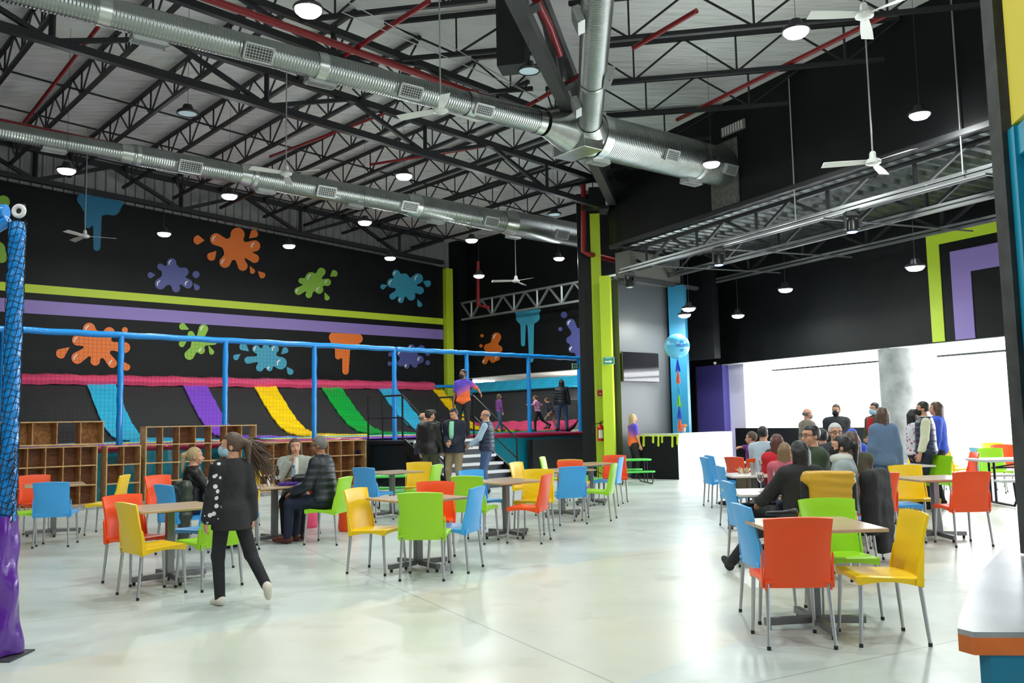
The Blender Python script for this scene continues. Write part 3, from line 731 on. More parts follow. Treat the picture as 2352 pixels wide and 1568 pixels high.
# big duct to the gable wall
E2w, E2z = on_c(1672, 385, C1 + 0.1); E2 = WB(C1 + 0.1, E2w, ZD)
d2 = (E2 - J).normalized(); L2 = (E2 - J).length
t = thing('silver_duct', 'wide silver spiral duct entering the black gable wall', 'duct')
cyl_ax('duct_section', J + d2 * 1.05, E2, .44, .44, M_DUCT, t, 40)
cyl_ax('collar', J + d2 * 0.85, J + d2 * 1.07, .47, .45, M_SHEET, t, 40); cyl_ax('collar', J + d2 * (L2 - 1.2), J + d2 * (L2 - 1.1), .45, .45, M_SHEET, t, 40)
s2 = Vector((d2.y, -d2.x, 0)); n2 = (s2 * 0.9 - Z * 0.43).normalized()
for (px, py) in ((1555, 352), (1690, 420)):
    p = atz(px, py, ZD - .2); s_ = (p - J).dot(d2); vent(t, J + d2 * min(s_, L2 - .45) + n2 * 0.5, n2, d2, 0.38, 0.24)
for (px, py) in ((1410, 360), (1585, 422)):
    p = atz(px, py, ZD - .5); s_ = (p - J).dot(d2); vent(t, J + d2 * s_ - Z * 0.5 - s2 * 0.1, Vector((0, 0, -1)), d2, 0.5, 0.24)
# patch where it passes the wall
mm = MB(); q = E2 - nB * 0.14; mm.box(WB(C1 - 0.02, E2w, ZD - 0.15), (0.03, 0.9, 1.5), axes=(nB, dB, Z)); mm.build('wall_patch', mat('patch_board', (0.10, 0.10, 0.09), 0.7, noise=0.4, scale=10), wall_upper)
# junction box with cones
t = thing('duct_junction', 'square sheet metal junction where the three silver ducts meet', 'duct')
mm = MB(); mm.box(J + d2 * 0.45, (0.5, 0.92, 0.92), axes=(d2, s2, Z)); mm.build('plenum_box', M_SHEET, t, bevel=0.01)
cyl_ax('transition_cone', J + dd * 0.5 + d2 * 0.1, J + d2 * 0.25, .24, .46, M_SHEET, t, 28)
K0 = J + d2 * 0.75; E3 = atz(1372, 2, ZD + 0.15); d3 = (E3 - K0).normalized(); E3b = K0 + d3 * ((E3 - K0).length * 1.5)
cyl_ax('saddle_cone', K0, K0 + d3 * 0.75, .46, .25, M_SHEET, t, 32)
t = thing('silver_duct', 'silver spiral duct rising to the top edge of the photo from the junction', 'duct')
cyl_ax('duct_section', K0 + d3 * 0.7, E3b, .235, .235, M_DUCT, t, 32); cyl_ax('collar', K0 + d3 * 2.6, K0 + d3 * 2.68, .245, .245, M_SHEET, t, 32)
s3 = Vector((d3.y, -d3.x, 0))
for (py, sg) in ((35, 1), (165, -1), (225, 1)):
    p = atz(1360, py, ZD + .1); s_ = (p - K0).dot(d3); nn = (s3 * sg * 0.93 - Z * 0.35).normalized(); vent(t, K0 + d3 * s_ + nn * 0.32, nn, d3, 0.42, 0.26)
# rear duct
a0 = atz(0, 300, ZD); a1 = atz(1330, 541, ZD); dr_ = (a1 - a0).normalized(); sr_ = Vector((dr_.y, -dr_.x, 0)); nr = (sr_ * 0.9 - Z * 0.43).normalized()
t = thing('silver_duct', 'silver spiral duct over the trampolines widening toward the lime column', 'duct')
def onr(px):
    best = min(((abs((lambda q: q.x / (q.y))( a0 + dr_ * s_) - math.tan(math.atan((px - CX) / F)) ), s_) for s_ in [i * 0.05 - 1 for i in range(420)]))
    return best[1]
secs = [(-60, 262, .17), (290, 545, .215), (565, 935, .26), (960, 1158, .305), (1180, 1345, .37)]
for x0_, x1_, r_ in secs:
    cyl_ax('duct_section', a0 + dr_ * (onr(x0_) if x0_ > 0 else -3), a0 + dr_ * onr(x1_), r_, r_, M_DUCT, t, 28)
for x_, r0_, r1_ in ((262, .18, .225), (545, .225, .27), (935, .27, .315), (1158, .315, .38)):
    s_ = onr(x_); cyl_ax('collar', a0 + dr_ * (s_ - .02), a0 + dr_ * (s_ + .35), r0_, r1_, M_SHEET, t, 28)
for x_, rr in ((420, .25), (735, .3), (928, .3), (1116, .35), (1280, .41)):
    s_ = onr(x_); vent(t, a0 + dr_ * s_ + nr * rr, nr, dr_, 0.5, 0.27)
for x_, rr in ((104, .2), (605, .3), (815, .3), (1006, .34), (1186, .4)):
    s_ = onr(x_); vent(t, a0 + dr_ * s_ - Z * rr - sr_ * .05, Vector((0, 0, -1)), dr_, 0.45, 0.2)
# small louvre on the gable wall
wv, zv = on_c(1686, 295, C1); mm = MB(); mm.box(WB(C1 - .03, wv, zv), (0.04, 0.75, 0.22), axes=(nB, dB, Z)); o = mm.build('wall_louvre', mat('louvre_grey', (0.2, 0.2, 0.19), 0.5)); tag(o, 'small grey louvre on the black gable wall above the wide duct', 'vent')
mm = MB()
for i in range(8): mm.box(WB(C1 - .06, wv + (i - 3.5) * .085, zv), (0.03, 0.02, 0.18), axes=(nB, dB, Z))
mm.build('slat', M_WHPL, o)

# ================================================================== LAMPS
def make_lamp(label, lit, rod):
    t = thing('high_bay_lamp', label, 'ceiling lamp')
    mm = MB(); mm.lathe([(0.02, .13), (.07, .13), (.09, .08), (.10, .03), (.17, .02), (.185, -.01), (.18, -.03), (.155, -.03)], 24); mm.build('housing', M_BLKPL, t, smooth=True)
    mm = MB(); mm.lathe([(.16, -.02), (.155, -.05), (.12, -.085), (.06, -.10), (0.0, -.105)] if lit else [(0.0, -.022), (.155, -.022)], 24); mm.build('lens', M_LAMP if lit else M_LAMPOFF, t, smooth=True)  # lit lens bulges downward, its shape standing in for glare
    mm = MB(); mm.tube([(0, 0, .12), (0, 0, rod)], .0035, 6); mm.build('hanging_cable', M_STEELG, t)
    if lit:
        l = bpy.data.lights.new('lamp_light', 'AREA'); l.shape = 'DISK'; l.size = .3; l.energy = LAMP_W; l.color = (0.93, 1.0, 0.96); l.spread = R(180)
        o = bpy.data.objects.new('lamp_light', l); COL.objects.link(o); o.parent = t; o.location = (0, 0, -.115)
        l = bpy.data.lights.new('lamp_fill', 'POINT'); l.shadow_soft_size = .05; l.energy = LAMP_W * .32; l.color = (0.93, 1.0, 0.97)  # extra point light added below the lens to brighten ceiling and walls
        o = bpy.data.objects.new('lamp_fill', l); COL.objects.link(o); o.parent = t; o.location = (0, 0, -.20)
    return t
lampL = make_lamp('', True, 1.12); lampD = make_lamp('', False, 1.12)
def hang(t, part, base, ztop):   # stretch the cable or rod so that it reaches what it hangs from
    for c in t.children:
        if c.name.startswith(part):
            k_ = (ztop - t.location.z - base) / 1.0; c.scale = (1, 1, k_); c.location = (0, 0, base - base * k_)
LIT = [((708, 18), 6.5, 'brightest lit high bay lamp at the top left of centre'), ((1828, 68), 6.5, 'lit high bay lamp beside the topmost fan'), ((2112, 260), 6.5, 'lit high bay lamp against the black gable wall at far right'),
 ((1634, 373), 6.5, 'lit high bay lamp in front of the wide silver duct'), ((928, 401), 6.5, 'lit high bay lamp in the middle of the far bay joists'), ((527, 447), 6.5, 'lit high bay lamp below the fan on the rear duct'),
 ((838, 508), 6.5, 'lit high bay lamp just under the rear duct'), ((153, 388), 6.5, 'lit high bay lamp at far left before the ribbed sheet'), ((377, 534), 6.5, 'lit high bay lamp above the indigo splat'),
 ((664, 562), 6.5, 'lit high bay lamp right of the upper orange splat'), ((896, 590), 6.5, 'lit high bay lamp above the teal splat'), ((1083, 549), 6.5, 'lit high bay lamp left of the end of the rear duct'),
 ((1284, 591), 6.5, 'lit high bay lamp right of the far fan before the side wall'), ((1100, 631), 6.0, 'small lit lamp low on the side wall near the red riser'),
 ((1804, 662), 4.6, 'lit lamp in the food area above the left opening'), ((1695, 722), 4.3, 'lit lamp in the food area nearest the light patch on the wall'), ((2102, 610), 4.3, 'lit lamp in the food area beside the lime paint band'),
 ((1582, 706), 4.3, 'lit lamp right of the blue column, upper of two'), ((1572, 721), 4.3, 'lit lamp over the blue column, lower of two')]
for i, ((px, py), z, lab) in enumerate(LIT):
    p = atz(px, py, z)
    if i == 0: lampL.location = p; lampL['label'] = lab; o = lampL
    else: o = dup(lampL, p, 0, lab)
    hang(o, 'hanging_cable', .12, 6.30 if i >= 14 else roofz(Vector((p.x, p.y, 0))) - .02)
OFF = [((431, 258), 6.9, 'unlit high bay lamp hanging among the far joists at left'), ((1215, 160), 7.0, 'unlit high bay lamp under the diagonal girder'), ((1273, 491), 6.6, 'unlit high bay lamp above the end of the rear duct')]
for i, ((px, py), z, lab) in enumerate(OFF):
    p = atz(px, py, z)
    if i == 0: lampD.location = p; lampD['label'] = lab; o = lampD
    else: o = dup(lampD, p, 0, lab)
    hang(o, 'hanging_cable', .12, roofz(Vector((p.x, p.y, 0))) - .02)
# the same lamps go on over the camera side of the hall
for i, (x, y) in enumerate(((-6, 3), (-1, 3.5), (3.5, 4.5), (-4, -1.5), (1.5, -1), (-9, 7), (-1.5, 7.8), (3.5, 8.2), (-7, -5))):
    o = dup(lampL, Vector((x, y, 6.6)), 0, 'lit high bay lamp over the camera side of the hall', 'lamps over the camera side'); hang(o, 'hanging_cable', .12, roofz(Vector((x, y, 0))) - .02)

# ceiling fans
def make_fan(label, rod):
    t = thing('ceiling_fan', label, 'ceiling fan')
    mm = MB(); mm.lathe([(0, -.07), (.07, -.07), (.11, -.05), (.115, -.02), (.09, .01), (.05, .03), (.045, .10), (.03, .13), (0, .13)], 24); mm.build('motor', M_WHPL, t, smooth=True)
    mm = MB(); mm.tube([(0, 0, .12), (0, 0, rod)], .012, 8); mm.build('down_rod', mat('rod_grey', (0.3, 0.32, 0.31), .4), t)
    for k_ in range(3):
        mm = MB()
        def f(a, b, k_=k_):
            r = .10 + a * .62; w_ = .045 + .03 * math.sin(min(1, a * 1.4) * math.pi / 2); s = (b - .5) * 2
            return Vector((r, s * w_, -.02 + s * .018 - .02 * a))
        mm.grid(f, 8, 2, .006); o = mm.build('blade', M_WHPL, t); o.rotation_euler = (0, 0, k_ * 2 * math.pi / 3)
    return t
fan0 = make_fan('', 1.12)
FANS = [((1012, 250), 12.9, 40, 'white three blade fan in the centre in front of the silver duct', 1), ((2005, 368), 12.4, 175, 'white three blade fan against the black gable wall on a long rod', 1), ((1985, 30), 10.4, 65, 'white fan cut by the top edge of the photo at right', 1),
 ((195, 540), 21.5, 20, 'small white fan before the blue paint drip at far left', 1), ((657, 395), 16.3, 100, 'white fan overlapping the rear silver duct', 1), ((1185, 643), 25.5, 70, 'small white fan hanging before the black side wall', 1.0)]
for i, ((px, py), Y, a_, lab, sc) in enumerate(FANS):
    p = aty(px, py, Y)
    if i == 0: o = fan0; o.location = p; o.rotation_euler = (0, 0, R(a_)); o['label'] = lab
    else: o = dup(fan0, p, R(a_), lab)
    hang(o, 'down_rod', .12, roofz(Vector((p.x, p.y, 0))) - .02)
for i, (a_, b_) in enumerate((((785, 28), (1235, 222)), ((800, 5), (1010, 120)), ((1010, 90), (1240, 230)))):
    mm = MB(); mm.tube([atz(*a_, 8.0), atz(*b_, 8.0)], .008, 6); tag(mm.build('guy_wire', MATS['rod_grey']), 'thin pale wire stretched between the top lamp and the duct junction, %s of three' % ORD[i], 'wire')
for i, (px_, py_) in enumerate(((1828, 505), (2212, 395))):
    wv, zv = on_c(px_, py_, C1 - .06); mm = MB(); mm.tube([WB(C1 - .06, wv, 5.5), WB(C1 - .06, wv, 8.6)], .014, 8); tag(mm.build('hanger_rod', MATS['rod_grey']), ['grey hanger rod of the lighting rail left of the lower right fan', 'grey hanger rod of the lighting rail right of the lower right fan'][i], 'rod')
# stage moving heads on the lighting rails
def moving_head(px, py, c, label, lit):
    wv, zv = on_c(px, py, c); p = WB(c, wv, 5.40)
    t = thing('stage_light', label, 'stage light', p)
    mm = MB(); mm.box((0, 0, -.04), (.26, .2, .1)); mm.build('base', M_BLKPL, t, bevel=.01)
    mm = MB(); mm.box((-.13, 0, -.2), (.04, .08, .26)); mm.box((.13, 0, -.2), (.04, .08, .26)); mm.box((0, 0, -.1), (.28, .1, .04)); mm.build('yoke', M_BLKPL, t, bevel=.008)
    mm = MB(); mm.lathe([(0, -.12), (.06, -.12), (.09, -.18), (.10, -.36), (.11, -.37), (.105, -.39), (.095, -.385)], 24); o = mm.build('head', M_BLKPL, t, smooth=True)
    mm = MB(); mm.lathe([(0, -.41), (.06, -.405), (.098, -.388)], 24); mm.build('lens', mat('blue_led_lens', (0.08, 0.2, 1.0), .3, emit=30) if lit else mat('clear_lens', (.6, .6, .65), .1), o)
    return t
moving_head(1955, 480, 13.62, 'larger black moving head stage light glowing blue', True)
moving_head(1650, 575, 13.62, 'smaller black moving head stage light glowing blue, in the middle', True)
moving_head(1445, 630, 13.62, 'black moving head stage light turned off near the lime column', False)
#PART3
# ================================================================== TRAMPOLINES
VR = 18.8; ZDK = 1.12
def uA(px, v, py=900): return on_v(px, py, v)[0]
# raised deck behind the fence
t = thing('trampoline_deck', 'raised black trampoline deck with coloured pads behind the blue fence', 'trampoline deck')
mm = MB(); mm.box(UV(10.7, 22.2, ZDK / 2), (20.4, 6.7, ZDK - .02), axes=(dA, dC, Z)); mm.build('platform', M_TRAMP, t)
def upad(u0_, u1_, v, z, wv_, hz, mt, name, par):
    q = MB(); n_ = max(4, int((u1_ - u0_) / .25))
    def f(a, b):
        an = b * 2 * math.pi; wr = 1 + .06 * math.sin(a * n_ * 2.1) + .05 * math.sin(a * n_ * 5.3 + 1)
        return UV(u0_ + (u1_ - u0_) * a, v + math.cos(an) * wv_ / 2 * wr, z + math.sin(an) * hz / 2 * wr)
    q.grid(f, n_ * 2, 10); return q.build(name, mt, par, smooth=True)
uL, uR = 0.5, 20.9
us0, us1 = 11.9, 14.3      # stair opening
upad(uL, us0, VR - .02, ZDK, .16, .16, M_MARV, 'edge_pad', t); upad(us1, uR, VR - .02, ZDK, .16, .16, M_MARV, 'edge_pad', t)
upad(uL, uR, VR + .55, ZDK + .04, .5, .10, M_VIOV, 'violet_pad', t)
upad(uL, uR, VR + 1.5, ZDK + .05, .5, .10, M_YELV, 'yellow_pad', t); upad(uL, uR - 4, VR + 2.6, ZDK + .05, .35, .12, M_CYANV, 'cyan_pad', t)
upad(us1 + .2, uR, VR + .9, ZDK + .06, .5, .12, M_GRNV, 'green_pad', t)
q = MB()
def f(a, b):
    u_ = uL + (us0 - uL) * a; return UV(u_, VR - .03 + .025 * math.sin(u_ * 3.1 + b * 3) - .03 * b, .04 + (ZDK - .1) * b)
q.grid(f, 90, 8, .01); q.build('skirt', M_TEALV, t, smooth=True)
q = MB()
def f(a, b):
    u_ = us1 + (uR - us1) * a; return UV(u_, VR - .03 + .025 * math.sin(u_ * 3.1 + b * 3) - .03 * b, .04 + (ZDK - .1) * b)
q.grid(f, 40, 8, .01); q.build('skirt', M_TEALV, t, smooth=True)
# angled trampolines against the far left wall
t = thing('angled_trampoline', 'row of slanted black trampolines with coloured lanes along the far left wall', 'trampoline')
def prof(b):   # b 0 bottom .. 1 top -> (v,z)
    P = [(21.7, 1.20), (22.6, 1.25), (23.3, 1.42), (23.9, 1.75), (24.5, 2.2), (25.2, 2.78)]
    x = b * (len(P) - 1); i = min(int(x), len(P) - 2); f_ = x - i
    p0 = P[max(i - 1, 0)]; p1 = P[i]; p2 = P[i + 1]; p3 = P[min(i + 2, len(P) - 1)]
    cr = lambda k: 0.5 * (2 * p1[k] + (p2[k] - p0[k]) * f_ + (2 * p0[k] - 5 * p1[k] + 4 * p2[k] - p3[k]) * f_ ** 2 + (3 * p1[k] - p0[k] - 3 * p2[k] + p3[k]) * f_ ** 3)
    return cr(0), cr(1)
uend = uA(1000, 25.2)
q = MB(); q.grid(lambda a, b: UV(uL + (uend - uL) * a, *prof(b)), 4, 16, .02); q.build('jump_mesh', M_TRAMP, t, smooth=True)
q = MB()
def f(a, b):
    u_ = uL + (uend - uL) * a; an = [(25.1, 2.74), (25.05, 2.84), (25.3, 3.0), (25.75, 3.06), (25.8, 2.9)]
    x = b * 4; i = min(int(x), 3); e = x - i; v_ = an[i][0] * (1 - e) + an[i + 1][0] * e; z_ = an[i][1] * (1 - e) + an[i + 1][1] * e
    return UV(u_, v_, z_ + .012 * math.sin(u_ * 4) + .01 * math.sin(u_ * 11))
q.grid(f, 110, 8, .03); q.build('top_pad', M_PINKV, t, smooth=True)
for (x0_, x1_, mt, nm) in ((197, 262, M_CYANV, 'cyan_lane_pad'), (418, 473, M_VIOV, 'violet_lane_pad'), (581, 631, M_YELV, 'yellow_lane_pad'), (735, 781, M_GRNV, 'green_lane_pad'), (866, 908, M_CYANV, 'cyan_lane_pad'), (991, 1012, M_YELV, 'yellow_lane_pad')):
    ua, ub = uA(x0_, 25.2, 886), uA(x1_, 25.2, 886); q = MB()
    def f(a, b, ua=ua, ub=ub):
        v_, z_ = prof(b); k_ = .012 * math.sin(b * 37 + a * 3) + .01 * math.sin(b * 71 + a * 9 + ua)
        spread = .28 * max(0, .22 - b) / .22
        return UV(ua - spread * 0 + (ub - ua + spread * 4) * a, v_ - .03, z_ + .05 + k_)
    q.grid(f, 8, 60, .04); q.build(nm, mt, t, smooth=True)
# slanted trampolines along the side wall
t = thing('angled_trampoline', 'slanted black trampoline with cyan top pad along the side wall', 'trampoline')
def prof2(b):
    P = [(19.9, 1.2), (20.1, 1.3), (20.3, 1.55), (20.5, 1.9), (20.75, 2.7)]
    x = b * (len(P) - 1); i = min(int(x), len(P) - 2); e = x - i
    return P[i][0] * (1 - e) + P[i + 1][0] * e, P[i][1] * (1 - e) + P[i + 1][1] * e
q = MB(); q.grid(lambda a, b: UV(prof2(b)[0], VR + .4 + 6.0 * a, prof2(b)[1]), 4, 16, .02); q.build('jump_mesh', mat('grey_black_mesh', (.035, .035, .038), .5), t, smooth=True)
q = MB(); q.grid(lambda a, b: UV(20.6 + .35 * b, VR + .2 + 6.3 * a, 2.62 + .36 * b + .02 * math.sin(a * 60) * math.sin(b * 3)), 60, 5, .05); q.build('top_pad', M_CYANV, t, smooth=True)
q = MB(); q.grid(lambda a, b: UV(prof2(b)[0] - .8 + .75 * b, VR + 6.1 + .45 * a, prof2(b)[1] + .04), 4, 16, .03); q.build('side_pad', M_CYANV, t, smooth=True)
q = MB(); q.grid(lambda a, b: UV(19.75 + .5 * b, VR + .4 + 5.8 * a, 1.22 + .30 * b ** 1.5 + .02 * math.sin(a * 50)), 60, 5, .04); q.build('foot_pad', M_PINKV, t, smooth=True)
# blue padded fence with net
ZR = 3.47
def fence_thing(name, label, u_list, u_a, u_b, net=True):
    t = thing(name, label, 'fence')
    for u_ in u_list:
        q = MB(); pts = [UV(u_ + .004 * math.sin(i * 1.7), VR, ZDK - .02 + (ZR - ZDK) * i / 14) for i in range(15)]
        q.tube(pts, [.062 + .004 * math.sin(i * 2.3) for i in range(15)], 12); q.build('post', M_BPAD, t, smooth=True)
    q = MB(); n_ = 60; q.tube([UV(u_a + (u_b - u_a) * i / n_, VR, ZR + .006 * math.sin(i * 1.3)) for i in range(n_ + 1)], .066, 12); q.build('top_rail', M_BPAD, t, smooth=True)
    if net:
        q = MB(); sp = .085
        u_ = u_a
        while u_ < u_b:
            q.bar(UV(u_, VR + .03, ZDK + .05), UV(u_, VR + .03, ZR - .05), .0026); u_ += sp
        z_ = ZDK + .1
        while z_ < ZR:
            q.bar(UV(u_a, VR + .03, z_), UV(u_b, VR + .03, z_), .0026); z_ += sp
        o = q.build('net', mat('black_net_cord', (.01, .01, .01), .8), t, fixn=False)
    return t
uf = [uA(x, VR) for x in (5, 276, 517, 722, 906)]
fence_thing('padded_fence', 'blue padded fence with black net along the left trampolines', uf, uA(0, VR) - 1.5, uA(906, VR))
uf2 = [uA(x, VR) for x in (1073, 1215, 1331)]
fence_thing('padded_fence', 'blue padded fence with black net right of the stairs', uf2, uA(906, VR) + .07, uA(1333, VR))
q = MB(); q.tube([UV(uA(1000, 25), 25, on_v(1040, 888, 25)[1]), UV(uA(1112, 25), 25, on_v(1110, 887, 25)[1])], .06, 10); tag(q.build('padded_rail', M_BPAD, smooth=True), 'short blue padded rail behind the person on the stairs', 'rail')
# stairs
def P_(u, v, z): return UV(u, v, z)
ua, ub = 12.05, 14.15
t = thing('stairs', 'black steel stairs with pale treads leading up to the trampoline deck', 'stairs')
NR = 6; v0_ = 15.45; run = .26; rise = ZDK / NR
for i in range(NR):
    z_ = rise * (i + 1); vv = v0_ + run * i
    q = MB(); q.box(UV((ua + ub) / 2, vv + run / 2, z_ - .02), (ub - ua, run + .02, .04), axes=(dA, dC, Z)); q.box(UV((ua + ub) / 2, vv - .01, z_ - .03), (ub - ua, .03, .065), axes=(dA, dC, Z)); q.build('tread', mat('pale_tread', (.55, .56, .57), .4), t)
    q = MB(); q.box(UV((ua + ub) / 2, vv + .03, z_ - rise / 2 - .02), (ub - ua, .02, rise - .05), axes=(dA, dC, Z)); q.build('riser', mat('riser_dark', (.035, .038, .045), .5, metal=.4), t)
q = MB(); q.box(UV((ua + ub) / 2, (v0_ + NR * run + VR - .15) / 2 + .05, ZDK - .05), (ub - ua, VR - .15 - v0_ - NR * run, .08), axes=(dA, dC, Z)); q.box(UV((ua + ub) / 2, (v0_ + NR * run + VR) / 2, ZDK / 2 - .05), (ub - ua - .1, 1.6, ZDK - .12), axes=(dA, dC, Z)); q.build('landing', M_GREYB, t)
for uu in (ua - .05, ub + .05):
    q = MB(); vs = [UV(uu + s_, v_, z_) for s_ in (-.02, .02) for (v_, z_) in ((v0_ - .1, 0), (v0_ + NR * run, ZDK - .28), (v0_ + NR * run, ZDK + .04), (v0_ - .1, .22))]
    q.add(vs, [(0, 1, 2, 3), (7, 6, 5, 4), (0, 4, 5, 1), (1, 5, 6, 2), (2, 6, 7, 3), (3, 7, 4, 0)]); q.build('stringer', M_BLKST, t)
    q = MB(); vt = v0_ + NR * run + .1
    A0 = UV(uu, v0_ + .05, rise * .8); A1 = UV(uu, v0_ + .05, rise + .92); B1_ = UV(uu, vt, ZDK + 1.08); B0_ = UV(uu, vt, ZDK)
    D1 = UV(uu, VR - .2, ZDK + 1.08); D0 = UV(uu, VR - .2, ZDK)
    for (p_, r_) in (((A0, A1), .022), ((A1, B1_), .024), ((B1_, B0_), .022), ((B1_, D1), .024), ((D1, D0), .022), ((UV(uu, v0_ + .05, rise + .45), UV(uu, vt, ZDK + .55)), .018), ((UV(uu, vt, ZDK + .55), UV(uu, VR - .2, ZDK + .55)), .018), ((UV(uu, (vt + VR) / 2, ZDK), UV(uu, (vt + VR) / 2, ZDK + 1.08)), .02)):
        q.tube(p_, r_, 8)
    q.build('handrail', M_BLKST, t, smooth=True)
# low panel between stairs and column
q = MB(); q.box(UV((uA(1218, VR - .3) + uA(1376, VR - .3)) / 2, VR - .3, .5), (uA(1376, VR - .3) - uA(1218, VR - .3), .08, 1.0), axes=(dA, dC, Z)); o = q.build('low_panel', mat('satin_grey_board', (.05, .052, .056), .35)); tag(o, 'low dark grey panel in front of the teal skirt beside the column', 'panel')
q = MB(); q.box(UV(uA(1216, VR - .3) - .05, VR - .32, .5), (.1, .12, 1.0), axes=(dA, dC, Z)); q.build('end_post', M_BLKPL, o)

# ================================================================== SHOE CUBBIES
M_KERB = mat('rough_kerb', (.3, .3, .29), .8, noise=.3, scale=12, bump=.4, bscale=20)
q = MB(); q.box(UV((uA(-60, 17.8) + uA(850, 17.8)) / 2, 18.08, .045), (uA(850, 17.8) - uA(-60, 17.8), .5, .09), axes=(dA, dC, Z)); struct(q.build('trim_6', M_KERB))
def cubby(label, u0_, u1_, z0, z1, cols, rows, backs, v=17.9, dep=.33):
    """backs: set of (col,row) cells closed at the back"""
    t = thing('shoe_cubby', label, 'shelf', UV(u0_, v, 0), math.pi / 2 - TA)
    W_ = u1_ - u0_; H_ = z1 - z0; th = .022
    B_ = lambda x, y, z, a, b, c: MB().box((x, y, z), (a, b, c))
    for nm, b in (('side_panel', B_(th / 2, dep / 2, z0 + H_ / 2, th, dep, H_)), ('side_panel', B_(W_ - th / 2, dep / 2, z0 + H_ / 2, th, dep, H_)), ('top_panel', B_(W_ / 2, dep / 2, z1 - th / 2 + .002, W_ + .01, dep + .01, th)), ('bottom_panel', B_(W_ / 2, dep / 2, z0 + th / 2, W_ - 2 * th, dep, th))): b.build(nm, M_PLY, t)
    for r_ in range(1, rows): B_(W_ / 2, dep / 2, z0 + H_ * r_ / rows, W_ - 2 * th, dep - .01, th).build('shelf_board', M_PLY, t)
    for c_ in range(1, cols): B_(W_ * c_ / cols, dep / 2 + .004, z0 + H_ / 2, th * .9, dep - .012, H_ - 2 * th).build('divider', M_PLYF, t)
    for (c_, r_) in sorted(backs): B_(W_ * (c_ + .5) / cols, dep - .004, z1 - H_ * (r_ + .5) / rows, W_ / cols, .008, H_ / rows).build('back_board', M_OSB if rows == 1 else M_PLYD, t)
    return t
M_PLYF = wood_mat('divider_board', srgb(190, 142, 92), srgb(150, 105, 65), (3, 3, 3), .6)
rnd = random.Random(3)
allc = lambda c, r: {(i, j) for i in range(c) for j in range(r)}
cubby('big plywood shoe cubby at far left, lower unit of three rows', uA(-62, 17.9), uA(228, 17.9), .09, 1.21, 7, 3, allc(7, 3))
cubby('single row plywood cubby standing on top of the left unit', uA(-40, 17.9), uA(241, 17.9), 1.235, 1.68, 5, 1, {(1, 0), (2, 0), (4, 0)} - {(3, 0)})
cubby('narrow two column plywood cubby between the left and middle units', uA(248, 17.9), uA(327, 17.9), .09, 1.19, 2, 3, {(1, 0), (0, 1)})
cubby('tall plywood shoe cubby of seven columns in the middle', uA(337, 17.9), uA(590, 17.9), .09, 1.56, 7, 4, {(2, 0), (5, 0), (0, 3), (4, 3), (5, 1), (5, 2), (6, 2), (4, 2), (3, 3)})
cub = cubby('low plywood shoe cubby holding shoes left of the stairs', uA(597, 17.9), uA(841, 17.9), .09, 1.16, 8, 3, allc(8, 3))
# shoes in the right hand cubby
def shoe_mesh(q, c, ang, L_=.26, mt=None):
    ca, sa = math.cos(ang), math.sin(ang)
    def f(a, b):
        x = (a - .5) * L_; an = b * 2 * math.pi
        w_ = .045 * (math.sin(min(1, a * 1.15 + .12) * math.pi)) ** .5 + .004; h_ = .10 * (1 - .62 * max(0, a - .35) / .65) * (math.sin(min(1, a * 1.02 + .06) * math.pi)) ** .35
        y = math.cos(an) * w_; z = max(0, .5 + .5 * math.sin(an)) * h_
        return Vector((c[0] + x * ca - y * sa, c[1] + x * sa + y * ca, c[2] + z))
    q.grid(f, 12, 12)
M_SHNAVY = mat('navy_shoe', srgb(40, 40, 80), .5); M_SHGREY = mat('pale_grey_shoe', srgb(200, 200, 205), .5); M_SHBR = mat('brown_boot', srgb(80, 45, 30), .5)
for (col_, row_, mt, lab, nm) in ((7, 0, M_SHNAVY, 'navy and red sneaker in the top right cubby cell', 'sneaker'), (7, 1, M_SHBR, 'brown boot in the second row of the right cubby', 'boot'), (6, 2, M_SHGREY, 'pale grey sneaker in the lower row of the right cubby', 'sneaker')):
    W_ = uA(841, 17.9) - uA(597, 17.9); H_ = 1.07
    for k_ in (0, 1):
        p = UV(uA(597, 17.9) + W_ * (col_ + .3 + .4 * k_) / 8, 17.9 + .16, .09 + H_ * (3 - row_ - 1) / 3 + .024)
        q = MB(); shoe_mesh(q, (0, 0, 0), R(-60 if row_ < 2 else -10), .22); o = q.build(nm, mt, smooth=True, loc=p)
        tag(o, lab + (', left of the pair' if k_ == 0 else ', right of the pair'), 'shoe')

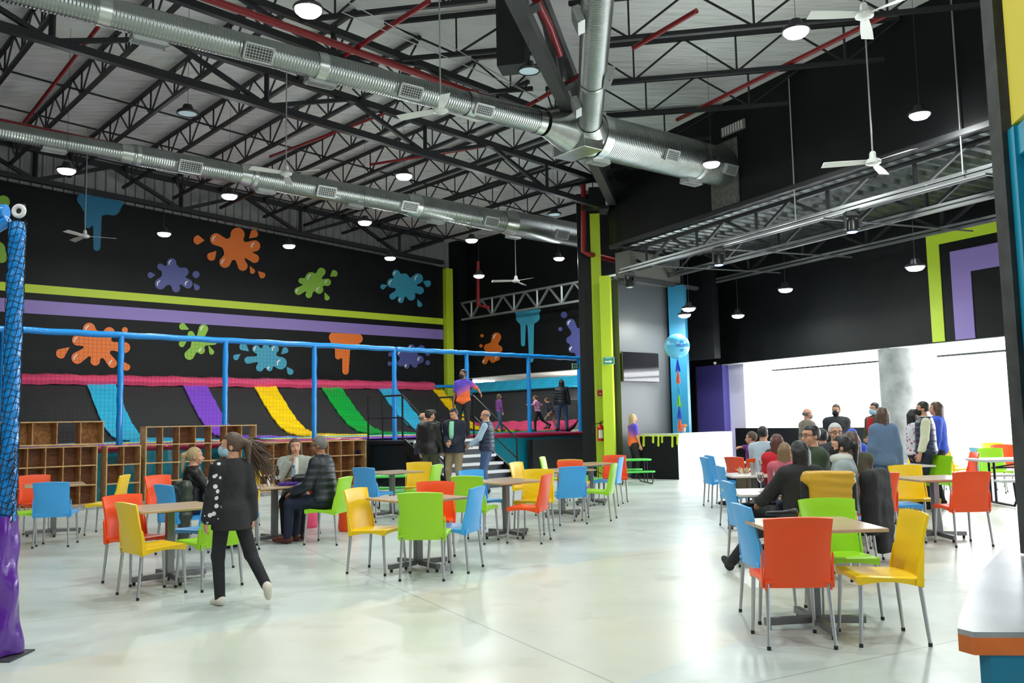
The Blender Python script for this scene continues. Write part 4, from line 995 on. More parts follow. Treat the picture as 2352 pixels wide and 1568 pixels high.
# ================================================================== CHAIRS AND TABLES
CHC = {'orange': mat('orange_red_resin', srgb(248, 82, 20), .38), 'yellow': mat('yellow_resin', srgb(248, 205, 16), .36), 'green': mat('lime_resin', srgb(160, 220, 36), .36), 'blue': mat('sky_blue_resin', srgb(70, 168, 235), .36)}
def make_chair(col):
    t = thing('resin_chair', '', 'chair'); mt = CHC[col]
    q = MB()
    def f(a, b):   # a across, b front->back
        x = (a - .5) * .44; y = .215 - b * .43
        z = .455 - .018 * math.cos((a - .5) * math.pi) * math.sin(min(1, b * 1.1) * math.pi) - .02 * b
        if b < .12: z -= (.12 - b) ** 2 * 1.6
        ed = abs(a - .5) * 2
        if ed > .9: z -= (ed - .9) * .12
        return Vector((x, y, z))
    q.grid(f, 16, 14, -.02)
    # apron
    for sx in (-1, 1):
        def g(a, b, sx=sx):
            y = .205 - a * .415; dpt = .055 - .028 * math.sin(a * math.pi); return Vector((sx * (.219 - .004 * b), y, .445 - .02 * a - b * dpt))
        q.grid(g, 12, 2, .012 * sx)
    def g(a, b): x = (a - .5) * .43; dpt = .05 - .02 * math.sin(a * math.pi); return Vector((x, .213 - .006 * b, .44 - b * dpt))
    q.grid(g, 10, 2, .012); q.build('seat', mt, t, smooth=True)
    q = MB()
    def f(a, b):   # b bottom->top
        w_ = .222 - .010 * math.sin(b * math.pi) + .002 * b; s = (a - .5) * 2
        z = .385 + b * (.455 - .012 * s * s)
        y = -.205 - .075 * b ** 1.6 - .028 * (1 - s * s) * (0.35 + .65 * math.sin(min(1, b * 1.1) * math.pi)) + .012 * (abs(s) ** 6)
        return Vector((s * w_, y, z))
    q.grid(f, 18, 18, .018)
    for sx in (-1, 1):   # side flange wrapping to the seat
        def g(a, b, sx=sx): z = .385 + a * .25; return Vector((sx * .221, -.20 - .02 * a + .045 * b * (1 - a) ** .6, z))
        q.grid(g, 6, 2, .012 * sx)
    q.build('backrest', mt, t, smooth=True)
    for (sx, sy) in ((-1, 1), (1, 1), (-1, -1), (1, -1)):
        q = MB(); top = Vector((sx * .195, sy * .185 - (.0 if sy > 0 else .005), .415)); bot = Vector((sx * .212, sy * .212 - (.015 if sy < 0 else 0), .012))
        q.tube([bot, top], [.0115, .0155], 12); o = q.build('leg', M_LEG, t, smooth=True)
        q = MB(); q.tube([bot - Z * .012, bot + Z * .012], .0135, 10); q.build('foot_cap', M_RUB, o)
    return t
proto = {}
def chair(col, x, y, az, label, group='resin cafe chairs', s=1.0):
    if col not in proto: t = make_chair(col); proto[col] = t
    else: t = dup(proto[col])
    t.location = (x, y, 0); t.rotation_euler = (0, 0, -R(az)); t['label'] = label; t['group'] = group
    return t
def make_table(label, side=.78, h=.73, top=M_TTOP):
    t = thing('cafe_table', label, 'table')
    q = MB(); q.box((0, 0, h - .0125), (side, side, .025)); q.build('tabletop', top, t, bevel=.006)
    q = MB(); q.box((0, 0, h - .04), (.3, .3, .025)); q.build('mount_plate', M_BASE, t)
    q = MB(); q.box((0, 0, h / 2 + .01), (.075, .075, h - .1)); q.build('pedestal', M_BASE, t, bevel=.008)
    for i in range(4):
        q = MB(); a_ = i * math.pi / 2; d_ = Vector((math.cos(a_), math.sin(a_), 0)); q.bar(d_ * .03 + Z * .065, d_ * .36 + Z * .055, .05, .05); o = q.build('base_arm', M_BASE, t, bevel=.006)
        q = MB(); q.tube([d_ * .33, d_ * .33 + Z * .035], .016, 8); q.build('levelling_foot', M_RUB, o)
    return t
tab0 = None
def table(x, y, rot, label, side=.78, top=None):
    global tab0
    if tab0 is None: tab0 = t = make_table(label)
    else:
        t = dup(tab0, mats=({M_TTOP: top} if top else None))
    t['label'] = label; t.location = (x, y, 0); t.rotation_euler = (0, 0, R(rot)); t['group'] = 'square cafe tables'
    if abs(side - .78) > .01: t.scale = (side / .78, side / .78, 1)
    return t
table(2.10, 6.29, 2, 'tan square table nearest the camera at right with a microphone on it')
table(-3.42, 8.72, 39, 'tan square table at front left behind the walking girl')
T3 = atz(122, 1228); table(T3.x, T3.y, 30, 'tan square table at far left near the blue padded post')
T4 = Vector((-3.16, 11.55, 0)); table(T4.x, T4.y, 42, 'tan square table with drinks where three adults sit')
table(-1.02, 9.2, 41, 'tan square table in the middle foreground ringed by four chairs')
table(-2.02, 14.45, 38, 'tan square table behind the middle one, in front of the standing men')
table(-.12, 11.6, 40, 'tan square table right of centre between green and orange-red chairs')
table(.75, 14.0, 36, 'tan square table behind the blue chair near the low dark panel')
table(1.38, 15.9, 36, 'tan square table farthest from the camera before the low dark panel')
table(5.06, 10.6, 5, 'tan square table at right between blue and orange-red chairs')
table(5.9, 13.5, 5, 'pale square table at right before the two yellow chairs', top=M_TTOPW)
table(2.62, 9.1, 0, 'pale square table with a red wine glass beside the woman in black', top=M_TTOPW)
table(3.25, 11.9, 0, 'pale square table with a steel tumbler', top=M_TTOPW)
table(4.35, 15.2, 0, 'pale square table with a grey handbag near the white counter', top=M_TTOPW)
T15 = atz(405, 1212); table(-4.35, 12.75, 20, 'tan square table behind the blonde seated woman', top=M_TTOP)
CH = [
 ('orange', 1.83, 5.95, 2, 'orange-red chair nearest the camera, its back turned to us'),
 ('yellow', 2.43, 5.96, -88, 'yellow chair at the right end of the nearest table, facing left'),
 ('green', 2.46, 6.72, 182, 'lime chair on the far side of the nearest right table'),
 ('blue', 1.96, 6.66, 86, 'sky blue chair on the left side of the nearest right table'),
 ('yellow', -3.32, 8.08, 43, 'yellow chair nearest the camera at left, seen from behind'),
 ('orange', -3.75, 8.74, 122, 'orange-red chair behind the front left yellow chair'),
 ('blue', -3.32, 9.36, 205, 'sky blue chair at the far corner of the front left table'),
 ('green', -2.92, 8.40, -52, 'lime chair half hidden by the walking girl'),
 ('yellow', -1.42, 9.05, 112, 'yellow chair left of the middle table'),
 ('green', -.88, 8.66, 6, 'lime chair at the middle table with its back to the camera'),
 ('blue', -.63, 9.08, -72, 'sky blue chair right of the middle table'),
 ('orange', -.92, 9.74, 184, 'orange-red chair behind the middle table'),
 ('blue', -2.22, 13.85, 30, 'sky blue chair behind the left chair of the middle table'),
 ('yellow', -1.66, 15.05, 178, 'yellow chair in front of the man in the black leather jacket'),
 ('green', -1.5, 14.3, -72, 'lime chair beside the yellow chair in front of the standing men'),
 ('green', -.5, 11.15, 22, 'lime chair left of the right-of-centre table, its back to us'),
 ('blue', -.45, 12.15, 140, 'sky blue chair mostly hidden behind a lime chair back'),
 ('yellow', .25, 11.95, 200, 'yellow chair behind the right-of-centre table'),
 ('orange', .16, 11.08, -72, 'orange-red chair facing left at the right-of-centre table'),
 ('blue', .76, 12.95, -20, 'sky blue chair seen from behind right of the orange-red chair'),
 ('orange', .95, 14.42, 176, 'orange-red chair behind the sky blue one, facing us'),
 ('green', 1.27, 13.4, -72, 'lime chair facing left, rightmost of the centre chairs'),
 ('yellow', .25, 14.4, 120, 'yellow chair partly hidden, right of the stairs'),
 ('green', .78, 16.5, 105, 'pale lime chair farthest back before the low panel'),
 ('yellow', 1.05, 15.35, 20, 'yellow chair half hidden behind an orange-red back'),
 ('orange', 1.88, 16.4, 186, 'orange-red chair in front of the lime column'),
 ('blue', 1.66, 15.7, -72, 'sky blue chair behind the rightmost lime chair'),
 ('orange', 5.12, 10.12, -3, 'orange-red chair at right with its back to the camera'),
 ('blue', 4.58, 10.5, 98, 'sky blue chair at right facing the orange-red one'),
 ('yellow', 5.08, 11.15, 180, 'yellow chair across the right-hand table'),
 ('yellow', 5.85, 13.9, 180, 'yellow chair behind the pale table at right'),
 ('green', 6.5, 13.75, -110, 'lime chair in front of the man in the quilted vest'),
 ('orange', 5.72, 14.9, 180, 'orange-red chair left of the woman in the grey-blue sweater'),
 ('yellow', 7.7, 17.3, -95, 'yellow chair seen edge-on behind the woman in the grey-blue sweater'),
 ('blue', 8.05, 17.9, -95, 'sky blue chair just behind that edge-on yellow chair'),
 ('blue', 3.75, 15.75, 82, 'darker blue chair at the white counter'),
 ('blue', 3.5, 15.0, 84, 'sky blue chair nearest the white counter corner'),
 ('orange', 3.95, 14.35, 0, 'orange-red chair left of the woman in the red jacket'),
 ('green', 4.25, 13.6, 180, 'lime chair behind the steel tumbler'),
 ('blue', 3.1, 12.15, 88, 'sky blue chair with a tan bag on it'),
 ('blue', 2.46, 9.1, 88, 'sky blue chair with a black handbag on it'),
 ('orange', 7.55, 14.6 + .3, -80, 'orange-red chair right of the man in the quilted vest'),
 ('yellow', 8.75, 17.2, 100, 'yellow chair facing right in front of the bright opening'),
 ('yellow', 8.95, 18.3, 180, 'orange-yellow chair farthest back in the bright opening'),
 ('blue', 9.15, 16.9, 95, 'sky blue chair behind the white folding table'),
 ('green', 8.9, 16.2, 190, 'lime chair low in front of the white folding table'),
 ('orange', 10.15, 18.0, 185, 'orange-red chair behind the white folding table'),
 ('yellow', 10.6, 19.2, 185, 'orange-yellow chair behind the far orange-red chair'),
 ('orange', -7.15, 13.15, 140, 'orange-red chair behind the far left table'),
 ('blue', -6.05, 11.6, -12, 'sky blue chair at far left with its back to the camera'),
 ('yellow', -5.98, 12.85, -95, 'yellow chair facing left at the far left table'),
 ('green', -6.55, 11.6, 60, 'lime chair partly hidden by the blue padded post'),
 ('orange', -4.9, 12.6 - .15, 120, 'orange-red chair left of the blonde seated woman'),
 ('yellow', -4.2, 13.35, 200, 'yellow chair peeking out above the blonde woman'),
 # seats of the seated people
 ('blue', -4.0, 10.6, 40, 'sky blue chair under the blonde seated woman'),
 ('orange', -3.0, 12.15, 195, 'orange-red chair under the woman in the grey blazer'),
 ('green', -2.42, 11.3, -78, 'lime chair under the man in the dark puffer jacket'),
 ('blue', -3.42, 10.95, 70, 'sky blue chair behind the walking girl with the leopard coat'),
 ('yellow', 2.8, 8.2, 0, 'yellow chair under the mustard vest'),
 ('blue', 3.5, 9.1, -60, 'sky blue chair under the black coat'),
 ('orange', 3.55, 9.75, -100, 'orange-red chair under the man in green'),
 ('orange', 4.1, 10.2, -20, 'orange-red chair under the long-haired woman'),
 ('green', 3.45, 10.75, 10, 'lime chair under the woman in the pink blazer'),
 ('orange', 3.7, 12.1, 0, 'orange-red chair under the woman in the red jacket'),
 ('blue', 4.15, 11.3, 190, 'sky blue chair under the white-haired man'),
 ('blue', 4.5, 12.6, -100, 'sky blue chair under the man in the pale grey jacket'),
 ('green', 4.15, 14.3, 10, 'lime chair under the man in the light grey sweater'),
 ('orange', 3.95, 15.0, 60, 'orange-red chair under the person in purple'),
 ('yellow', 4.35, 13.95, 200, 'yellow chair under the masked dark-haired woman'),
 ('blue', 5.85, 15.1, 0, 'blue chair under the person in the blue cap'),
]
for c_ in CH: chair(*c_)

# white folding tables with benches
def fold_table(label, x, y, rz, L_=1.8, Wd=.75, topm=None, legm=None, h=.74, bh=.44):
    t = thing('picnic_table', label, 'table', (x, y, 0), rz)
    topm = topm or mat('white_hdpe', (.62, .64, .64), .4); legm = legm or mat('dark_blue_steel', (.02, .025, .05), .35, metal=.4)
    q = MB(); q.box((0, 0, h - .02), (L_, Wd, .045)); q.build('tabletop', topm, t, bevel=.015)
    for sy in (-1, 1):
        q = MB(); q.box((0, sy * (Wd / 2 + .28), bh - .02), (L_, .25, .04)); q.build('bench', topm, t, bevel=.015)
    for sx in (-1, 1):
        X_ = sx * (L_ / 2 - .25); q = MB()
        q.tube([(X_, -Wd / 2 - .28, bh - .05), (X_, -Wd / 2 - .33, .12), (X_, -Wd / 2 - .26, .03), (X_, 0, .03), (X_, Wd / 2 + .26, .03), (X_, Wd / 2 + .33, .12), (X_, Wd / 2 + .28, bh - .05)], .02, 10)
        for yy in (-.08, .08): q.tube([(X_, yy, .03), (X_, yy, h - .04)], .02, 10)
        q.build('leg_frame', legm, t, smooth=True)
    q = MB(); q.tube([(-L_ / 2 + .25, 0, h - .15), (L_ / 2 - .25, 0, h - .15)], .014, 8); q.tube([(-L_ / 2 + .25, 0, h - .15), (0, 0, h - .05), (L_ / 2 - .25, 0, h - .15)], .012, 8); q.build('brace', legm, t)
    return t
fold_table('white picnic table with benches at far right, rear of two', 8.6, 14.5, R(-2), 1.9)
fold_table('white picnic table with benches partly behind the black post', 7.75 + .75, 12.3, R(-6), 1.9)
# green round-cornered kids tables
def kid_table(label, x, y, rz, s=1.0):
    t = thing('kids_picnic_table', label, 'table', (x, y, 0), rz); gm = mat('mint_green_plastic', srgb(80, 205, 85), .4); lm = M_BLKST
    L_, h, bh = .95, .56, .30
    def slab(cx, cy, lx, ly, z, nm):
        pts = []
        for k_ in range(24):
            a_ = 2 * math.pi * k_ / 24; cx_, sx_ = math.cos(a_), math.sin(a_)
            pts.append((cx + lx / 2 * math.copysign(abs(cx_) ** .45, cx_), cy + ly / 2 * math.copysign(abs(sx_) ** .6, sx_)))
        q = MB(); q.prism(pts, z - .02, z + .015); q.build(nm, gm, t, bevel=.006)
    slab(0, 0, L_, .6, h, 'tabletop'); slab(0, -.52, .85, .22, bh, 'bench'); slab(0, .52, .85, .22, bh, 'bench')
    for sx in (-1, 1):
        X_ = sx * .36; q = MB()
        q.tube([(X_, -.5, bh - .02), (X_ , -.56, .08), (X_, -.5, .02), (X_, .5, .02), (X_, .56, .08), (X_, .5, bh - .02)], .013, 8)
        q.tube([(X_, -.12, .02), (X_, -.12, h - .02)], .011, 8); q.tube([(X_, .12, .02), (X_, .12, h - .02)], .011, 8); q.tube([(X_, -.12, h - .2), (X_ * .2, 0, h - .04)], .009, 6)
        q.build('leg_frame', lm, t, smooth=True)
    return t
kid_table('mint green kids picnic table in front of the black reception counter', 2.78, 20.9, R(8))
kid_table('mint green kids picnic table behind the middle chairs', -2.2, 16.2, R(15))
kid_table('mint green kids picnic table hidden behind the far orange-red chairs', 1.5, 18.6, R(20))
# toddler stools by the cubbies
for (x, y, mt, lab) in ((-2.42 + .05, 12.6, CHC['orange'], 'small orange stool behind the man in the puffer jacket'), (-3.1, 13.1, M_PINKV, 'pink kids chair behind the drinks table')):
    q = MB(); q.lathe([(0, .0), (.15, .0), (.17, .04), (.155, .2), (.17, .4), (.15, .44), (0, .45)], 24); tag(q.build('toddler_stool', mt, smooth=True, loc=(x, y, 0)), lab, 'stool')

# ================================================================== RECEPTION COUNTER
K = atz(1560, 1101); KL = atz(1454, 1098.5); KR = atz(1685, 1085); ZC = 1.13
M_WCOUNT = mat('white_counter_paint', (.72, .74, .76), .3)
t = thing('reception_counter', 'reception counter with black dripping-paint front and white side', 'counter')
dl = (KL - K); dr2 = (KR - K)
q = MB(); inn = (dl + dr2)
a1_ = dr2.normalized() * .45; a2_ = dl.normalized() * .45
Lp = [KL, K, KR, KR + a2_, K + a1_ + a2_, KL + a1_]
q.prism([(p_.x, p_.y) for p_ in Lp], 0, ZC - .03); q.build('body', M_WCOUNT, t)
q = MB(); e = dl.normalized(); nrm = Vector((-e.y, e.x, 0)); nrm = nrm if nrm.y < 0 else -nrm
q.box((K + KL) / 2 + nrm * .012 + Z * (ZC / 2 - .01), (dl.length, .02, ZC - .02), axes=(e, nrm, Z)); fp = q.build('black_front', M_BLACK, t)
q = MB(); q.prism([(p_.x + (nrm.x * .03 if i_ < 2 else 0), p_.y + (nrm.y * .03 if i_ < 2 else 0)) for i_, p_ in enumerate(Lp)], ZC - .03, ZC + .01); q.build('countertop', mat('pale_counter_top', (.62, .66, .5), .3), t)
def plK(px, py):
    d = ray(px, py); p0 = K + nrm * .028; tt = p0.dot(nrm) / d.dot(nrm) if 0 else (p0 - Vector((0, 0, CAMH))).dot(nrm) / d.dot(nrm); return Vector((0, 0, CAMH)) + d * tt
cK = lambda a, b: (1150 + a / 4.126, 860 + b / 4.126)
bl = []
def seg(x0, y0, r0, x1, y1, r1):
    a_ = cK(x0, y0); b_ = cK(x1, y1); bl.append((a_[0], a_[1], r0 / 4.126, b_[0], b_[1], r1 / 4.126))
seg(1262, 572, 13, 1680, 572, 13)
for (x, yb, r) in ((1310, 700, 10), (1355, 672, 11), (1445, 640, 11), (1495, 672, 10), (1530, 640, 9), (1627, 680, 10), (1675, 655, 10)): seg(x, 580, r * .8, x, yb, r)
paint(bl, plK, M_LIME, fp, k=3, name='lime_drips', step=1.0, clip=lambda G: np.maximum(995.5 - G[:, 1], np.maximum(1455 - G[:, 0], G[:, 0] - 1559.5)))
# flower pot and papers on the counter
p = atz(1571, 993, ZC + .01); p = Vector((p.x, p.y, ZC + .012))
t = thing('flower_pot', 'small pot of red and yellow flowers on the reception counter', 'plant', p)
q = MB(); q.lathe([(0, 0), (.045, 0), (.06, .13), (.055, .13), (0, .12)], 16); q.build('pot', mat('grey_pot', (.4, .38, .35), .6), t, smooth=True)
q = MB(); rr = random.Random(2)
for i in range(14): q.lathe([(0, -.02), (.025, 0), (0, .02)], 6, (rr.uniform(-.08, .08), rr.uniform(-.06, .06), .17 + rr.uniform(-.02, .06)))
q.build('blossom', mat('red_petal', srgb(230, 60, 50), .6), t)
q = MB()
for i in range(12): q.bar((rr.uniform(-.02, .02), rr.uniform(-.02, .02), .12), (rr.uniform(-.09, .09), rr.uniform(-.07, .07), .2), .012)
q.build('foliage', mat('yellow_green_leaf', srgb(170, 190, 40), .6), t)
# balloon topper with tissue tassels
pb_ = aty(1555, 795, 21.7)
t = thing('balloon_garland', 'tall light blue balloon with a tissue tassel tail at the reception', 'balloon', (pb_.x, pb_.y, pb_.z))
q = MB(); q.lathe([(.315 * math.sin(math.pi * i / 18), -.315 * math.cos(math.pi * i / 18)) for i in range(19)], 32); q.build('balloon', mat('light_blue_balloon', srgb(95, 190, 232), .25, coat=.3), t, smooth=True)
cols = [srgb(40, 50, 200), srgb(245, 105, 30), srgb(70, 185, 225), srgb(130, 210, 60), srgb(45, 70, 200), srgb(245, 105, 30)]
for i, cc_ in enumerate(cols):
    q = MB(); zt_ = -.33 - i * .295; rr = random.Random(i)
    for k_ in range(22):
        a_ = 2 * math.pi * k_ / 22; q.bar((.01 * math.cos(a_), .01 * math.sin(a_), zt_), (.055 * math.cos(a_) * rr.uniform(.5, 1.3), .055 * math.sin(a_) * rr.uniform(.5, 1.3), zt_ - .30 + rr.uniform(-.03, .03)), .02, .004)
    q.build('tissue_tassel', mat('tissue_%s' % 'abcdef'[i], cc_, .7), t, fixn=False)
def text(body, size, m_, loc, xax, nrm_, parent=None, name='lettering', ext=.002, shear=0):
    c = bpy.data.curves.new(name, 'FONT'); c.body = body; c.size = size; c.extrude = ext; c.align_x = 'CENTER'; c.align_y = 'CENTER'; c.shear = shear
    c.materials.append(m_); o = bpy.data.objects.new(name, c); COL.objects.link(o)
    X = Vector(xax).normalized(); N_ = Vector(nrm_).normalized(); Y = N_.cross(X)
    bpy.context.view_layer.update()
    me = bpy.data.meshes.new_from_object(o.evaluated_get(bpy.context.evaluated_depsgraph_get())); bpy.data.objects.remove(o)
    if not len(me.materials): me.materials.append(m_)
    o = bpy.data.objects.new(name, me); COL.objects.link(o)
    o.matrix_world = Matrix(((X.x, Y.x, N_.x, loc[0]), (X.y, Y.y, N_.y, loc[1]), (X.z, Y.z, N_.z, loc[2]), (0, 0, 0, 1)))
    if parent: o.parent = parent; o.matrix_parent_inverse = Matrix.Identity(4)
    return o
ink = mat('blue_script_ink', srgb(25, 60, 150), .5)
cw_ = (Vector((0, 0, 0)) - Vector((pb_.x, pb_.y, 0))).normalized()
nx_ = Vector((cw_.x * math.cos(R(22)) - cw_.y * math.sin(R(22)), cw_.x * math.sin(R(22)) + cw_.y * math.cos(R(22)), 0)); xx_ = Vector((-nx_.y, nx_.x, 0))
for tx, dz, sz in (('So', .10, .12), ('much', 0.0, .15), ('er', -.12, .12)): text(tx, sz, ink, nx_ * .317 + Z * dz, xx_, nx_, t, 'lettering', .003, .3)
# television
pTV = [on_v(px, py, vTV - .08) for px, py in ((1428, 806), (1513, 878))]
ucen = (pTV[0][0] + pTV[1][0]) / 2; zcen = (pTV[0][1] + pTV[1][1]) / 2; wT = abs(pTV[1][0] - pTV[0][0]); hT = abs(pTV[0][1] - pTV[1][1])
t = thing('television', 'black wall television reflecting the bright window', 'television', UV(ucen, vTV - .1, zcen), math.pi / 2 - TA)
q = MB(); q.box((0, .02, 0), (wT, .05, hT)); q.build('cabinet', M_BLKPL, t, bevel=.008)
q = MB(); q.box((0, -.008, .005), (wT - .03, .008, hT - .04)); q.build('screen', M_SCREEN, t)
q = MB(); q.box((-.05, .07, 0), (.3, .07, .25)); q.build('wall_bracket', M_BLKST, t)
# signs
def sign(name, label, p, X, N_, w_, h_, base, items, cat='sign'):
    X = Vector(X).normalized(); N_ = Vector(N_).normalized(); q = MB(); q.box(p, (w_, .015, h_), axes=(X, N_, Z)); o = q.build(name, M_WHITEP); tag(o, label, cat)
    q = MB(); q.box(Vector(p) + N_ * .009, (w_ * .93, .006, h_ * .9), axes=(X, N_, Z)); q.build('face', base, o)
    for it in items: it(o, Vector(p) + N_ * .014, X, N_)
    return o
def arrow(w_, h_, dz, mt=None):
    def f_(o, p, X, N_):
        q = MB(); pts = [(-.5, -.22), (.15, -.22), (.15, -.5), (.5, 0), (.15, .5), (.15, .22), (-.5, .22)]
        n_ = len(pts); vs = [p + X * (x * w_) + Z * (y * h_ + dz) + N_ * k_ for k_ in (0, .003) for x, y in pts]
        q.add(vs, [tuple(range(n_)), tuple(range(n_, 2 * n_))[::-1]] + [(i, (i + 1) % n_, n_ + (i + 1) % n_, n_ + i) for i in range(n_)]); q.build('arrow', mt or M_WHITEP, o)
    return f_
def words(tx, sz, dz, dx=0):
    def f_(o, p, X, N_): text(tx, sz, M_WHITEP, p + Z * dz + X * dx, X, N_, None, 'lettering', .002).parent = o
    return f_
M_SGREEN = mat('sign_green', srgb(20, 150, 110), .4); M_SRED = mat('sign_red', srgb(190, 30, 40), .4)
p = aty(1398, 828, 22.55); sign('exit_sign', 'green and white exit sign with an arrow on the lime column', p, (1, -.2, 0), (-.2, -1, 0), .29, .20, M_SGREEN, [words('SALIDA', .055, .06), arrow(.2, .09, -.025)])
p = aty(1322, 841, 26.4); sign('exit_sign', 'green exit sign with an arrow at the edge of the trampoline fence', p, dA, -dC, .3, .17, M_SGREEN, [words('SALIDA', .05, .05), arrow(.2, .08, -.02)])
p = aty(1378.5, 902, 23.5); sign('extinguisher_sign', 'small red fire extinguisher sign on the lime column', p, (1, 0, 0), (0, -1, 0), .17, .20, M_SRED, [words('EXTINTOR', .025, .075), arrow(.06, .05, -.02)])
# fire extinguisher
p = aty(1379, 1000, 23.4)
t = thing('fire_extinguisher', 'red fire extinguisher hanging on the lime column', 'fire extinguisher', (p.x, p.y - .1, aty(1379, 1013, 23.3).z))
q = MB(); q.lathe([(0, 0), (.075, .005), (.085, .03), (.085, .36), (.06, .42), (.025, .44), (.025, .47), (0, .47)], 24); q.build('cylinder', mat('extinguisher_red', srgb(200, 20, 30), .25), t, smooth=True)
q = MB(); q.tube([(0, 0, .45), (0, -.02, .5)], .02, 8); q.bar((-.02, -.03, .5), (.1, -.03, .54), .02); q.bar((-.02, -.03, .48), (.09, -.03, .48), .015); q.build('valve_handle', M_BLKST, t)
q = MB(); q.tube([(-.02, 0, .48), (-.12, 0, .46), (-.19, 0, .38), (-.2, 0, .22)], .012, 8); q.build('hose', M_RUB, t, smooth=True)
q = MB(); q.grid(lambda a, b: Vector((.0865 * math.sin((a - .5) * 1.6), -.0865 * math.cos((a - .5) * 1.6), .08 + .22 * b)), 8, 2, .001); q.build('paper_label', M_WHITEP, t)
for (px, py, lab) in ((1642, 834, 'small white security camera under the soffit at left'),):
    wv_, zv_ = on_c(px, py, C2 - .05); p = WB(C2 - .05, wv_, zv_); q = MB(); q.lathe([(0, -.05), (.04, -.03), (.05, 0), (.05, .04), (0, .04)], 14); tag(q.build('security_camera', M_WHPL, smooth=True, loc=p), lab, 'camera')

# ================================================================== NEAR OBJECTS
# blue padded post at the left edge
pp = atz(14, 1508)
t = thing('padded_post', 'blue padded net post with a purple vinyl foot at the left edge', 'post', (pp.x, pp.y, 0))
zt_ = aty(38, 505, pp.y).z; zb_ = aty(20, 1190, pp.y).z; rad = .052
xo = aty(30, 800, pp.y).x - pp.x
q = MB(); pts = []; rs = []
for i in range(61):
    z_ = zb_ - .02 + (zt_ - zb_) * i / 60; pts.append((xo + .003 * math.sin(i * .9), .002 * math.cos(i * .7), z_)); rs.append(rad * (1 + .05 * math.sin(i * 2.1) + .03 * math.sin(i * .8) - (.08 if i % 10 == 0 else 0)))
q.tube(pts, rs, 20); q.build('blue_sleeve', M_BPAD, t, smooth=True)
q = MB()
def f(a, b):
    an = a * 2 * math.pi; z_ = .02 + (zb_ - .0) * b; r_ = .155 * (1 - .22 * b) * (1 + .10 * math.sin(an * 3 + b * 5) * (1 - b) + .07 * math.sin(an * 5 - b * 9) + .05 * math.sin(b * 17 + an * 2))
    return Vector((-.09 + r_ * math.cos(an), r_ * math.sin(an), z_))
q.grid(f, 48, 40); q.build('purple_foot', M_PPAD, t, smooth=True)
q = MB(); q.box((-.06, 0, .006), (.34, .3, .012)); q.build('base_plate', M_STEELG, t)
q = MB(); q.tube([(xo + .02, 0, zt_ + .03), (xo + .02, 0, zt_ + .11)], .03, 12); q.build('tube_end', M_RUB, t)
q = MB(); yy = zt_ + .06; q.tube([(xo - .9, 0, yy + .01), (xo - .08, 0, yy)], .052, 18); q.tube([(xo - .9, 0, yy - .13), (xo - .2, 0, yy - .15), (xo - .06, 0, yy - .06)], .04, 14); q.build('cross_rail', M_BPAD, t, smooth=True)
q = MB()
ri = []
for i in range(25):
    a_ = 2 * math.pi * i / 24; ri.append((xo + .025 + .035 * math.cos(a_), -.03, zt_ + .055 + .035 * math.sin(a_)))
q.tube(ri, .016, 10); q.build('foam_ring', mat('white_foam', (.75, .75, .75), .7), t, smooth=True)
q = MB(); rr = random.Random(5)
for k_ in range(9):
    a_ = k_ * .7; q.tube([(xo + rad * 1.1 * math.cos(a_ + z_ * .3), rad * 1.1 * math.sin(a_ + z_ * .3), zb_ + (zt_ - zb_) * z_ / 30) for z_ in range(31)], .0022, 4)
for i in range(44):
    z_ = zb_ + (zt_ - zb_) * (i + .5) / 44
    q.tube([(xo + rad * 1.12 * math.cos(a_), rad * 1.12 * math.sin(a_), z_ + .012 * math.sin(a_ * 3 + i)) for a_ in [j * math.pi / 6 for j in range(13)]], .0022, 4)
for i in range(26):
    z_ = zb_ + rr.uniform(.0, .5); q.tube([(xo + rad, -.03, z_), (xo + rad + rr.uniform(.0, .03), -.05, z_ - rr.uniform(.02, .06)), (xo + rad * rr.uniform(.2, 1), -.06, z_ - .09)], .002, 4)
q.build('net_cord', mat('black_net_cord', (.01, .01, .01), .8), t, fixn=False)
# ticket kiosk at the right edge: curved bar top, teal base, black post, teal frame, yellow board
ZK = 1.0
t = thing('kiosk_counter', 'curved steel-grey kiosk counter with an orange edge at the lower right', 'counter')
edge = [(2400, 1215), (2300, 1262), (2255, 1310), (2222, 1365), (2203, 1415), (2199, 1442)]
pts = [atz(px, py, ZK) for px, py in edge]
near = atz(2198, 1444, ZK)
poly = [(p.x, p.y) for p in pts] + [(near.x + .02, near.y - .03), (near.x + .9, near.y - .12), (pts[0].x + .9, pts[0].y + .35)]
q = MB(); q.prism(poly, ZK - .012, ZK); q.build('steel_top', mat('brushed_grey_top', (.42, .44, .46), .25, metal=.6, noise=.3, scale=4), t)
q = MB(); q.prism(poly, ZK - .05, ZK - .012); q.build('orange_edge', mat('orange_edge_paint', srgb(215, 110, 40), .5, noise=.2, scale=8), t)
cx_ = sum(p[0] for p in poly) / len(poly); cy_ = sum(p[1] for p in poly) / len(poly)
q = MB(); q.prism([(x + .035 if i < 7 else x, y + (.0 if i > 5 else -.02)) for i, (x, y) in enumerate(poly)], 0.0, ZK - .05); q.build('teal_base', mat('teal_kiosk_paint', srgb(14, 118, 150), .4), t)
yK = 3.0
kx = aty(2270, 300, yK).x
dK = Vector((math.sin(R(12)), math.cos(R(12)), 0)); sK = Vector((dK.y, -dK.x, 0))
P0 = Vector((aty(2300, 700, yK).x + .062, yK, 0))
t = thing('kiosk', 'black-posted ticket kiosk with yellow board and teal window frame at the right edge', 'kiosk')
q = MB(); q.bar(P0 + Z * (ZK + .003), P0 + Z * 4.2, .075, .075); q.build('corner_post', mat('rough_black_paint', (.03, .032, .03), .6, noise=.5, scale=14), t)
zb2 = 2.47
fr_o = P0 + sK * .02 - dK * .07
